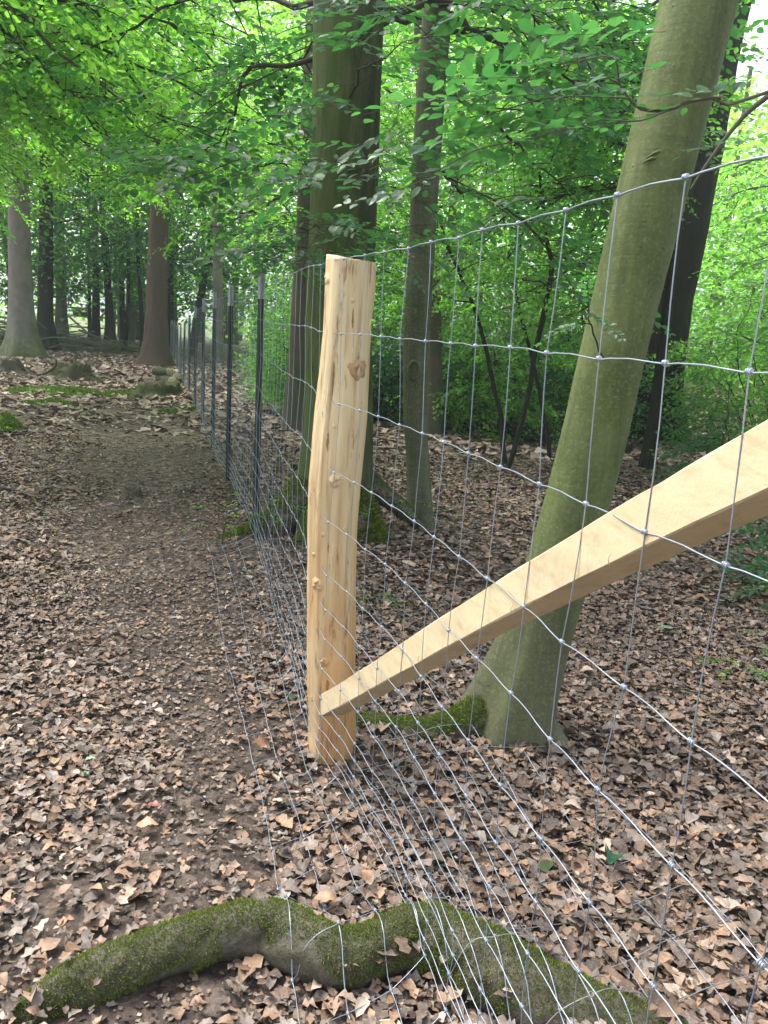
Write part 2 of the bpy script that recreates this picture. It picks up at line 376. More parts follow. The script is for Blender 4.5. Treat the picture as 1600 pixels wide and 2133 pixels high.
def build_ground():
    u = np.linspace(-1, 1, 231)
    xs = np.sinh(u*6.4)/np.sinh(6.4)*420; ys = np.sinh(u*6.4)/np.sinh(6.4)*420+3
    X, Y = np.meshgrid(xs, ys); Z = gz(X, Y)
    n = len(u); i = np.arange(n-1)[:, None]; j = np.arange(n-1)[None]
    q = np.stack([i*n+j, i*n+j+1, (i+1)*n+j+1, (i+1)*n+j], -1).reshape(-1, 4)
    mb = MB(); mb.add(np.stack([X, Y, Z], -1), q)
    tag(mb.obj('ground', M['ground']), kind='structure')
build_ground()

# path mask: 1 on the trodden soil path
PATH = np.array([(-.40, 1.2, .10), (-.42, 1.7, .16), (-.50, 2.3, .24), (-.62, 3.0, .32), (-1.0, 4.0, .50), (-1.45, 5.4, .75), (-2.2, 7.3, .95), (-2.9, 9.6, .9), (-3.6, 12.5, .5)])
def path_mask(x, y):
    cx = np.interp(y, PATH[:, 1], PATH[:, 0]); hw = np.interp(y, PATH[:, 1], PATH[:, 2])
    n = fbm(np.stack([x*2.2, y*2.2, x*0], -1), 31, 3)*.45
    m = np.clip(1.42-np.abs(x-cx)/hw+n, 0, 1)
    return np.where(y > 9.5, m*np.clip((12-y)/2.5, 0, 1), m)

# ---------------------------------------------------------------- leaf litter
def rotmats(yaw, pitch, roll):
    cy, sy, cp, sp, cr, sr = np.cos(yaw), np.sin(yaw), np.cos(pitch), np.sin(pitch), np.cos(roll), np.sin(roll)
    Rm = np.empty((len(yaw), 3, 3))
    Rm[:, 0, 0] = cy*cp; Rm[:, 0, 1] = cy*sp*sr-sy*cr; Rm[:, 0, 2] = cy*sp*cr+sy*sr
    Rm[:, 1, 0] = sy*cp; Rm[:, 1, 1] = sy*sp*sr+cy*cr; Rm[:, 1, 2] = sy*sp*cr-cy*sr
    Rm[:, 2, 0] = -sp; Rm[:, 2, 1] = cp*sr; Rm[:, 2, 2] = cp*cr
    return Rm
def inst(mb, V, Q, Rm, pos, scale):
    """instances of template V (n,3), quads Q with matrices Rm"""
    m = len(pos)
    if m == 0: return
    P = np.einsum('mij,nj->mni', Rm*np.reshape(scale, (-1, 1, 1)), V)+pos[:, None]
    q = (Q[None]+(np.arange(m)*len(V))[:, None, None]).reshape(-1, 4)
    mb.add(P.reshape(-1, 3), q)
def dead_leaf(kind, st, r):
    """midrib with st stations and two ragged edges, curled; returns V, quads"""
    t = np.linspace(.0 if st > 2 else .12, 1 if st > 2 else .88, st)
    if kind == 'oak':
        base = np.sin(np.pi*np.clip(t*.93+.05, 0, 1))**.7*.30*(.75+.5*t)
        lob = .30*np.cos(t*np.pi*(st-1))*(1 if st > 5 else .4)
        wl = base*(1+lob*r.uniform(.6, 1.2)); wr = base*(1+lob*r.uniform(.6, 1.2))
    elif kind == 'maple':
        wl = np.interp(t, [0, .2, .35, .55, .7, 1], [.02, .42, .24, .48, .22, .0])*r.uniform(.85, 1.1); wr = np.interp(t, [0, .2, .38, .55, .72, 1], [.02, .40, .22, .45, .2, .0])
    elif kind == 'torn':
        wl = r.uniform(.12, .38, st); wr = r.uniform(.05, .34, st)
    else:
        wl = np.sin(np.pi*t**.85)*.31+.01; wr = wl*r.uniform(.85, 1.1)
    c1, c2, tw = r.uniform(-.5, .9), r.uniform(-.4, 1.3), r.uniform(-.6, .6)
    zc = -c1*.5*(t-.5)**2+.04*np.sin(t*9+r.uniform(0, 6))
    mid = np.stack([t-.5, 0*t+.05*np.sin(t*3+r.uniform(0, 6)), zc], 1)
    L = mid+np.stack([0*t+r.normal(0, .02, st), wl*r.uniform(.82, 1.12, st), c2*wl**2*2+.18*wl+tw*wl*(t-.5)+r.normal(0, .02, st)], 1)
    Rr = mid+np.stack([0*t+r.normal(0, .02, st), -wr*r.uniform(.82, 1.12, st), c2*wr**2*2+.18*wr-tw*wr*(t-.5)+r.normal(0, .02, st)], 1)
    V = np.concatenate([mid, L, Rr]); q = []
    for i in range(st-1):
        q += [(i, i+1, st+i+1, st+i), (i+1, i, 2*st+i, 2*st+i+1)]
    return V, np.array(q)
rr = np.random.default_rng(3)
def litter_zone(mb, y0, y1, dens, st, size, nvar=14, half=.56):
    ymax = y1; area = half*(y1**2-y0**2)*1.0
    n = int(area*dens)
    y = np.sqrt(rr.uniform(y0**2, y1**2, n)); x = rr.uniform(-half, half, n)*(y+.35)
    pm = path_mask(x, y); keep = rr.random(n) < (1-.70*pm)
    fl = fbm(np.stack([x*1.5, y*1.5, x*0], -1), 77, 2)
    keep &= rr.random(n) < np.clip(.85+.5*fl, .3, 1)
    keep &= root_top(x, y) < .04+.045*rr.random(n)**2
    x, y, pm = x[keep], y[keep], pm[keep]; n = len(x)
    rt_ = root_top(x, y)
    z = np.maximum(gz(x, y), rt_-.004)+.006+rr.random(n)**1.6*.028*(1-.7*pm)
    til = .21*(1-.3*pm)
    yaw = rr.uniform(0, 6.283, n); pi_ = rr.normal(0, 1, n)*til; ro = rr.normal(0, 1, n)*til
    s = size*np.clip(rr.lognormal(0, .36, n), .3, 1.9)*(1-.35*pm)
    Rm = rotmats(yaw, pi_, ro); pos = np.stack([x, y, z], 1); v = rr.integers(0, nvar, n)
    for k in range(nvar):
        V, Q = dead_leaf(['oak', 'beech', 'beech', 'oak', 'beech', 'maple', 'torn'][k % 7] if st > 3 else ['beech', 'torn'][k % 2], st, rr)
        m = v == k; inst(mb, V, Q, Rm[m], pos[m], s[m])
mb = MB()
litter_zone(mb, .9, 4.3, 4900, 6, .0335, 28)
tag(mb.obj('leaf_litter', M['litter']), 'brown and tan dead oak and beech leaves covering the near forest floor', 'leaf litter', kind='stuff')
mb = MB()
litter_zone(mb, 4.3, 9.5, 2000, 3, .042)
tag(mb.obj('leaf_litter', M['litter']), 'dead leaves covering the floor between the tree feet in the middle distance', 'leaf litter', kind='stuff')
mb = MB()
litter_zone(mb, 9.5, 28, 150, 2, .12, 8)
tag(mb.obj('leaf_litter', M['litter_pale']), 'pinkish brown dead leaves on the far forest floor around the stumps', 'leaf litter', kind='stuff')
def crumbs():
    mb = MB(); n = 100000
    y = np.sqrt(rr.uniform(.9**2, 6.5**2, n)); x = rr.uniform(-.56, .56, n)*(y+.35)
    pm = path_mask(x, y); k = (rr.random(n) < .45+.55*pm) & (root_top(x, y) < .01); x, y = x[k], y[k]; n = len(x)
    V = np.array([(-.5, -.3, 0), (.5, -.35, .1), (.6, .3, 0), (-.4, .4, .12)]); Q = np.array([(0, 1, 2, 3)])
    Rm = rotmats(rr.uniform(0, 6.3, n), rr.normal(0, .3, n), rr.normal(0, .3, n))
    inst(mb, V, Q, Rm, np.stack([x, y, gz(x, y)+.004+np.where(pm[k] > .5, .004, .028)*rr.random(n)], 1), np.clip(rr.lognormal(math.log(.008), .45, n), .003, .016))
    tag(mb.obj('leaf_crumbs', M['chips'], smooth=False), 'crumbled leaf scraps and bits of bark scattered on the bare soil of the path', 'debris', kind='stuff')
crumbs()

def twig_scatter():
    mb = MB()
    for i in range(420):
        y = math.sqrt(rr.uniform(1, 49)); x = rr.uniform(-.55, .55)*(y+.35)
        if root_top(x, y) > 0: continue
        a = rr.uniform(0, 6.28); l = rr.lognormal(math.log(.055), .5); d = np.array([math.cos(a), math.sin(a), 0])*l/2; z = float(gz(x, y))+rr.uniform(.012, .036)
        p = np.array([x, y, z]); tube(mb, spline([p-d+rr.normal(0, .004, 3), p+rr.normal(0, .004, 3), p+d+rr.normal(0, .004, 3)], 5), np.linspace(rr.uniform(.0010, .0022), .0007, 5), 4)
    tag(mb.obj('fallen_twigs', M['light_twig']), 'small broken twigs strewn over the leaf floor', 'twigs', kind='stuff')
twig_scatter()

# ---------------------------------------------------------------- foliage
LEAF6 = (np.array([(0, 0, 0), (.32, .27, .05), (.72, .24, .03), (1, 0, -.07), (.72, -.24, .03), (.32, -.27, .05)]), np.array([(0, 3, 2, 1), (0, 5, 4, 3)]))
LEAF8 = (np.array([(0, 0, 0), (.16, .22, .03), (.45, .34, .05), (.76, .25, .03), (1, 0, -.08), (.76, -.25, .03), (.45, -.34, .05), (.16, -.22, .03), (.45, 0, 0)]), np.array([(0, 8, 2, 1), (8, 4, 3, 2), (0, 7, 6, 8), (8, 6, 5, 4)]))
LEAF4 = (np.array([(0, 0, 0), (.5, .31, .04), (1, 0, -.06), (.5, -.31, .04)]), np.array([(0, 3, 2, 1)]))
NEED = (np.array([(0, 0, 0), (.5, .07, 0), (1, 0, -.1), (.5, -.07, 0)]), np.array([(0, 3, 2, 1)]))
def spray_template(r, n, leaf, size, L=.42, tilt=.30, fan=50, droop=.12):
    LV, LQ = leaf; V = []; Q = []
    for i in range(n):
        t = (i+.6)/n; side = 1 if i % 2 else -1
        if i == n-1: yaw = r.normal(0, .15)
        else: yaw = side*R(fan+r.normal(0, 12))
        Rm = rotmats(np.array([yaw]), np.array([r.normal(.1, tilt)]), np.array([r.normal(0, tilt)]))[0]
        s = size*(.6+.5*math.sin(math.pi*min(1, t*.9+.1)))*r.uniform(.8, 1.15)
        o = np.array([L*t, side*.006, -droop*L*t*t+r.normal(0, .012)])
        Q.append(LQ+len(V)*len(LV)); V.append(LV@Rm.T*s+o)
    return np.concatenate(V), np.concatenate(Q)
def spray_set(seed, n, leaf, size, L, tilt=.3, fan=50, nv=6, droop=.12):
    r = np.random.default_rng(seed); return [spray_template(r, n, leaf, size, L, tilt, fan, droop) for _ in range(nv)], L
SP_NEAR = spray_set(1, 12, LEAF8, .068, .42, .22)
SP_BEECH = spray_set(2, 12, LEAF6, .068, .40, .36)
SP_MID = spray_set(3, 12, LEAF4, .085, .46, .4)
SP_FAR = spray_set(4, 12, LEAF4, .15, .75, .45)
SP_SHRUB = spray_set(5, 12, LEAF4, .062, .36, .5)
SP_NEED = spray_set(6, 26, NEED, .11, .55, .25, 38, 6, .35)
class Crown:
    def __init__(s, seed): s.r = np.random.default_rng(seed); s.tubes = MB(); s.P = []; s.D = []; s.S = []
    def spray(s, p, d, sc=1): s.P.append(p); s.D.append(d); s.S.append(sc)
    def bough(s, p0, p1, arch=.25, r0=.02, nsec=10, sl=1.1, gap=.17, t0=.2, droop=.25, sides=5, ssc=1., sprays=True):
        r = s.r; p0 = np.array(p0, float); p1 = np.array(p1, float); L = np.linalg.norm(p1-p0)
        mid = (p0+p1)/2+np.array([r.normal(0, .08*L), r.normal(0, .08*L), arch*L])
        q1 = (p0+mid)/2+r.normal(0, .03*L, 3); q2 = (mid+p1)/2+r.normal(0, .03*L, 3)
        c = spline([p0, q1, mid, q2, p1], 16)
        c[1:-1] += r.normal(0, .012*L**.5, (14, 3))
        tube(s.tubes, c, np.linspace(r0, max(.002, r0*.12), 16), sides)
        for i in range(nsec):
            t = t0+(1-t0)*(i+r.uniform(.1, .9))/nsec; k = t*15; a = int(min(14, k)); b = c[a]+(c[a+1]-c[a])*(k-a)
            tan = c[a+1]-c[a]; az = math.atan2(tan[1], tan[0])+(1 if i % 2 else -1)*r.uniform(.5, 1.25)
            l = sl*(1.05-.55*t)*r.uniform(.7, 1.2)
            d = np.array([math.cos(az), math.sin(az), r.normal(-.05, .18)])
            e = b+d*l+np.array([0, 0, -droop*l*r.uniform(.4, 1.4)]); m = (b+e)/2+np.array([0, 0, .09*l])+r.normal(0, .04*l, 3)
            cc = spline([b, m, e], 7); tube(s.tubes, cc, np.linspace(max(.0022, r0*.28), .0014, 7), 3)
            if not sprays: continue
            n = max(2, int(l/gap))
            for j in range(n):
                u = (j+.7)/n*6; aa = int(min(5, u)); pb = cc[aa]+(cc[aa+1]-cc[aa])*(u-aa); tn = cc[aa+1]-cc[aa]
                az2 = math.atan2(tn[1], tn[0])+(1 if j % 2 else -1)*r.uniform(.3, 1.0)
                s.spray(pb, (math.cos(az2), math.sin(az2), r.normal(-.18, .22)), ssc*r.uniform(.75, 1.2))
            s.spray(cc[-1], tuple((cc[-1]-cc[-2])/np.linalg.norm(cc[-1]-cc[-2])), ssc*r.uniform(.8, 1.2))
        s.spray(c[-1], tuple((c[-1]-c[-2])/np.linalg.norm(c[-1]-c[-2])), ssc)
    def finish(s, parent, sset, leafmat, twigmat, fname='foliage', tw=.0013, clear=None):
        sets, L = sset
        if s.P:
            P = np.array(s.P); D = np.array(s.D); Sc = np.array(s.S)
            if clear is not None: k = clear(P); P, D, Sc = P[k], D[k], Sc[k]
            yaw = np.arctan2(D[:, 1], D[:, 0]); pit = -np.arctan2(D[:, 2], np.hypot(D[:, 0], D[:, 1])); n = len(P)
            Rm = rotmats(yaw, pit, s.r.normal(0, .32, n)); v = s.r.integers(0, len(sets), n); mb = MB()
            for k, (V, Q) in enumerate(sets): m = v == k; inst(mb, V, Q, Rm[m], P[m], Sc[m])
            tag(mb.obj(fname, leafmat, parent, smooth=False), kind='stuff')
            if tw:
                a = np.arange(3)*2.094; ring = np.stack([0*a, np.cos(a)*tw, np.sin(a)*tw], 1)
                TV = np.concatenate([ring, ring*.5+np.array([L*.95, 0, -.1*L])]); TQ = np.array([(0, 1, 4, 3), (1, 2, 5, 4), (2, 0, 3, 5)])
                inst(s.tubes, TV, TQ, Rm, P, Sc)
        if s.tubes.n: tag(s.tubes.obj('branches', twigmat, parent), kind='stuff')

def trunk(name, pts, mat, parent, sides=32, n=60, flare=.5, fh=.35, lobes=5, rough=.03, freq=4, seed=0, ridge=0.):
    """pts rows (x, y, z, r)"""
    A = np.array(pts, float); zz = np.linspace(A[0, 2], A[-1, 2], n); c = np.stack([np.interp(zz, A[:, 2], A[:, i]) for i in range(4)], 1); c[:, 2] = zz
    for _ in range(3): c[1:-1, [0, 1, 3]] = (c[:-2, [0, 1, 3]]+2*c[1:-1, [0, 1, 3]]+c[2:, [0, 1, 3]])/4
    z0 = c[0, 2]
    def disp(P, th, r):
        z = P[:, 2][:, None]-z0; ph = seed*1.7
        f = 1+flare*np.exp(-z/fh)*(.5+.5*np.cos(th[None]*lobes+ph+.6*np.sin(th[None]*2+ph)))**1.5
        g = np.stack([np.cos(th)[None]*r[:, None]*freq+0*z, np.sin(th)[None]*r[:, None]*freq+0*z, z*freq*.35+0*th[None]], -1)
        f = f+rough*fbm(g+seed*7.3, seed, 3)
        if ridge: f = f+ridge*np.abs(vnoise(np.stack([np.cos(th)[None]*9+0*z, np.sin(th)[None]*9+0*z, z*1.6+0*th[None]], -1)+seed, seed+5))
        return f
    mb = MB(); tube(mb, c[:, :3], c[:, 3], sides, disp)
    return mb.obj(name, mat, parent)
def ext(pts, top, r):   # prolong a traced trunk upwards and sink its foot
    p = [list(a) for a in pts]; a, b = np.array(p[-2]), np.array(p[-1]); k = (b-a)/(b[2]-a[2])
    z = b[2]
    while z < top:
        st = min(2.5, top-z); z += st; q = np.array(p[-1])+k*st*.8; q[2] = z; q[3] = max(.03, r+(b[3]-r)*(1-(z-b[2])/(top-b[2]))); p.append(list(q))
    f = list(p[0]); f[2] -= .18; f[3] *= 1.05
    return [f]+p
def tree(name, label, pts, mat, top, rt, seed, flare=.5, group=None, cat='tree', sides=32, **kw):
    P = ext(pts, top, rt)
    e = empty(name, (P[1][0], P[1][1], float(gz(P[1][0], P[1][1]))), label, cat, group)
    trunk('trunk', P, mat, e, sides=sides, n=max(30, int((P[-1][2]-P[0][2])/.12)) if sides >= 32 else 40, flare=flare, seed=seed, **kw)
    return e, P
def at_h(P, z):
    P = np.array(P); return np.array([np.interp(z, P[:, 2], P[:, 0]), np.interp(z, P[:, 2], P[:, 1]), z])
def ring_crown(cr, P, z0, z1, n, Rad, nsec=7, sl=1.3, gap=.26, drop=.8, r0=.03, az0=0, azw=6.283, ssc=1., arch=.12):
    for i in range(n):
        t = (i+.5)/n; z = z0+(z1-z0)*t; a = az0+((i*2.39996) % 6.283)/6.283*azw+cr.r.normal(0, .15)
        b = at_h(P, z); L = Rad*(1-.45*t)*cr.r.uniform(.75, 1.2)
        e = b+np.array([math.cos(a)*L, math.sin(a)*L, .15*L-drop*cr.r.uniform(.3, 1.3)])
        cr.bough(b, e, arch, r0, nsec, sl, gap, .2, .3, 4, ssc)

def moss_on(parent, lists, n, seed, thr=.1, L=(.004, .012), W=.0016):
    r = np.random.default_rng(seed); mb = MB()
    for pts in lists:
        c = spline(pts, 40); T, N, B = frames(c[:, :3]); i = r.integers(0, 39, n); f = r.random(n)[:, None]; th = r.uniform(-np.pi, np.pi, n)
        ctr = c[i, :3]*(1-f)+c[i+1, :3]*f; rad = c[i, 3]*(1-f[:, 0])+c[i+1, 3]*f[:, 0]
        nm = np.cos(th)[:, None]*N[i]+np.sin(th)[:, None]*B[i]; k = nm[:, 2]+fbm(ctr*10+nm*.6, seed, 3) > thr
        P, Nn = (ctr+nm*rad[:, None]*1.03)[k], nm[k]; m = len(P)
        d = Nn+r.normal(0, .55, (m, 3)); d /= np.linalg.norm(d, axis=1, keepdims=True); sd_ = np.cross(d, r.normal(0, 1, (m, 3))); sd_ /= np.linalg.norm(sd_, axis=1, keepdims=True); l = r.uniform(*L, m)[:, None]
        mb.add(np.stack([P-sd_*W, P+sd_*W, P+d*l+sd_*W*.4, P+d*l-sd_*W*.4], 1).reshape(-1, 3), (np.arange(m)*4)[:, None]+np.array([[0, 1, 2, 3]]))
    tag(mb.obj('moss', M['moss_tuft'], parent, smooth=False), kind='stuff')
# --- near leaning beech on the right
e, P = tree('beech_tree', 'slender smooth green barked beech trunk leaning right behind the new sawn beam',
    [(.470, 2.76, -.05, .185), (.480, 2.74, .066, .156), (.522, 2.73, .251, .124), (.591, 2.72, .546, .110), (.652, 2.72, .893, .106), (.696, 2.72, 1.312, .101), (.748, 2.72, 1.711, .104), (.793, 2.72, 2.04, .108), (.838, 2.72, 2.392, .110)],
    M['beech_bark'], 8.5, .06, 2, .75, fh=.24, lobes=5, rough=.035, freq=7, sides=64)
cr = Crown(11)
mbr = MB()
def root_tube(mb, pts, seed, amp=.12):
    c = spline(pts, 26); tube(mb, c[:, :3], c[:, 3], 22, lambda P_, th, r: 1+amp*fbm(np.stack([P_[:, :1]*12+np.cos(th)[None], P_[:, 1:2]*12+np.sin(th)[None], P_[:, 2:3]*9+0*th[None]], -1), seed, 3))
root_tube(mbr, [(.46, 2.72, .16, .07), (.38, 2.70, .09, .070), (.28, 2.67, .05, .058), (.17, 2.66, .03, .048), (.02, 2.72, .015, .036), (-.12, 2.80, 0, .028), (-.3, 2.95, -.04, .02)], 4, .2)
mbr.obj('surface_root', M['moss'], e)
moss_on(e, [[(.46, 2.72, .16, .07), (.38, 2.70, .09, .070), (.28, 2.67, .05, .058), (.17, 2.66, .03, .048), (.02, 2.72, .015, .036), (-.12, 2.80, 0, .028)]], 9000, 5, .15)
for k_, pts in enumerate(([(.52, 2.72, .16, .07), (.60, 2.68, .05, .058), (.68, 2.65, -.01, .045), (.76, 2.63, -.06, .03)],)):
    mb = MB(); root_tube(mb, pts, 6+k_, .1); mb.obj('surface_root', M['beech_bark'], e)
for b, t in (((.70, 2.68, 1.24), (.56, 2.5, 1.50)), ((.85, 2.7, 4.2), (2.2, 3.9, 4.5)), ((.85, 2.72, 3.6), (1.9, 4.6, 3.2)), ((.9, 2.7, 4.8), (-.6, 4.8, 4.9))):
    if b[2] < 2: cr.bough(b, t, .05, .004, 2, .10, .2, .7, .1, ssc=.35)
    else: cr.bough(b, t, .12, .018, 9, .9, .2)
cr.finish(e, SP_NEAR, M['dark_leaf'], M['twig'])
# raised bark folds on the beech
for (x, y, z, s_, tl) in ((.745, 2.612, 1.95, .038, .35), (.73, 2.612, 1.93, .030, .30), (.60, 2.62, .60, .018, .9), (.628, 2.62, .50, .012, 1.0), (.705, 2.612, 1.205, .016, -.2), (.80, 2.61, 2.17, .03, .1)):
    u = np.linspace(-1, 1, 12); dx = u*s_; c = np.stack([x+dx*math.cos(tl), y+.010+.0+.9*dx**2/.1, z+dx*math.sin(tl)-.25*s_*u**2], 1)
    mbs = MB(); tube(mbs, c+rng.normal(0, .0008, c.shape), .0045*np.sqrt(1-u**2*.97), 6); mbs.obj('bark_fold', M['beech_bark'], e)

# --- middle trunk with mossy roots
e, P = tree('beech_tree', 'thick olive brown trunk with spreading mossy roots right behind the peeled post',
    [(-.335, 5.25, .0, .30), (-.325, 5.25, .20, .25), (-.321, 5.25, .424, .225), (-.333, 5.25, 1.037, .206), (-.35, 5.25, 1.619, .197), (-.349, 5.25, 2.038, .193), (-.355, 5.25, 2.574, .197), (-.368, 5.25, 3.21, .199)],
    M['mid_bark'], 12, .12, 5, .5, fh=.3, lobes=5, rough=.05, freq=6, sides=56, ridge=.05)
mbr = MB()
for pts in ([(-.48, 5.15, .38, .12), (-.62, 5.05, .22, .10), (-.78, 4.98, .10, .08), (-.95, 4.93, .04, .06), (-1.12, 4.86, 0, .03)],
            [(-.20, 5.15, .35, .11), (-.10, 5.08, .18, .09), (-.02, 5.02, .07, .07), (.05, 4.95, 0, .03)],
            [(-.16, 5.3, .45, .09), (.02, 5.36, .30, .07), (.16, 5.5, .18, .05), (.26, 5.62, .06, .04)],
            [(-.40, 5.05, .25, .11), (-.46, 4.88, .10, .09), (-.55, 4.72, .02, .05), (-.62, 4.62, -.03, .02)]):
    c = spline(pts, 22); tube(mbr, c[:, :3], c[:, 3], 18, lambda P_, th, r: 1+.16*fbm(np.stack([P_[:, :1]*9+np.cos(th)[None], P_[:, 1:2]*9+np.sin(th)[None], P_[:, 2:3]*9+0*th[None]], -1), 8, 3))
moss_on(e, [[(-.48, 5.15, .38, .12), (-.62, 5.05, .22, .10), (-.78, 4.98, .10, .08), (-.95, 4.93, .04, .06), (-1.12, 4.86, 0, .03)], [(-.20, 5.15, .35, .11), (-.10, 5.08, .18, .09), (-.02, 5.02, .07, .07)]], 5000, 6, .0, (.01, .03), .004)
mbr.obj('surface_root', M['moss'], e)
cr = Crown(21)
for z, t in ((3.2, (-2.6, 6.3, 3.0)), (3.6, (-1.9, 4.2, 3.7)), (3.9, (-3.2, 5.4, 4.4)), (4.4, (-2.3, 7.4, 4.6)), (2.9, (-1.6, 6.4, 2.5)), (4.8, (-1.2, 3.9, 4.7)),
             (3.0, (1.5, 6.4, 3.4)), (4.1, (1.8, 5.6, 4.2)), (3.3, (1.4, 6.4, 3.0))):
    cr.bough(at_h(P, z), t, .16, .022, 10, 1.0, .17)
for z, t in ((2.0, (-.35, 4.05, 1.71)), (2.0, (.02, 4.1, 1.74)), (2.0, (-.62, 4.2, 1.69))):
    cr.bough(at_h(P, z), t, .04, .006, 6, .36, .15, .45, .1, ssc=.7)
for z, t in ((2.3, (-.2, 4.1, 2.08)), (2.2, (-1.2, 4.9, 2.15)), (2.5, (.1, 4.2, 2.75)), (2.9, (-.3, 4.3, 3.1))):
    cr.bough(at_h(P, z), t, .10, .008, 7, .55, .13, .15, .1)
cr.finish(e, SP_NEAR, M['dark_leaf'], M['twig'])

# --- slim trunk right of it
e, P = tree('beech_tree', 'slim grey green trunk with a knobbly hollow, right of the thick mossy rooted tree',
    [(.255, 5.75, -.016, .12), (.25, 5.75, .12, .095), (.25, 5.75, .264, .084), (.184, 5.75, .703, .078), (.165, 5.75, .98, .086), (.161, 5.75, 1.098, .094), (.152, 5.75, 1.25, .086), (.149, 5.75, 1.387, .088), (.148, 5.75, 1.978, .088), (.142, 5.75, 2.669, .09), (.148, 5.75, 3.411, .093)],
    M['slim_bark'], 10, .05, 8, .9, fh=.12, lobes=3, rough=.07, freq=8, sides=44)
cr = Crown(31)
for z, t in ((3.2, (1.6, 6.6, 3.0)), (3.6, (1.6, 6.3, 3.3)), (2.9, (1.4, 6.6, 2.3)), (4.0, (1.3, 4.9, 4.2)), (3.3, (-.9, 6.6, 3.2)), (4.4, (.6, 7, 4.6)), (2.5, (1.1, 6.0, 1.9))):
    cr.bough(at_h(P, z), t, .10, .020, 9, .9, .17)
cr.bough((.19, 5.72, 3.35), (.75, 5.4, 2.75), .1, .035, 5, .7, .2)
cr.finish(e, SP_NEAR, M['dark_leaf'], M['twig'])
mbs = MB(); th = np.linspace(0, 2*np.pi, 16)
tube(mbs, np.stack([.145+np.cos(th)*.035, 5.66+0*th, 1.13+np.sin(th)*.06], 1), .012, 8); mbs.obj('hollow_rim', M['slim_bark'], e)

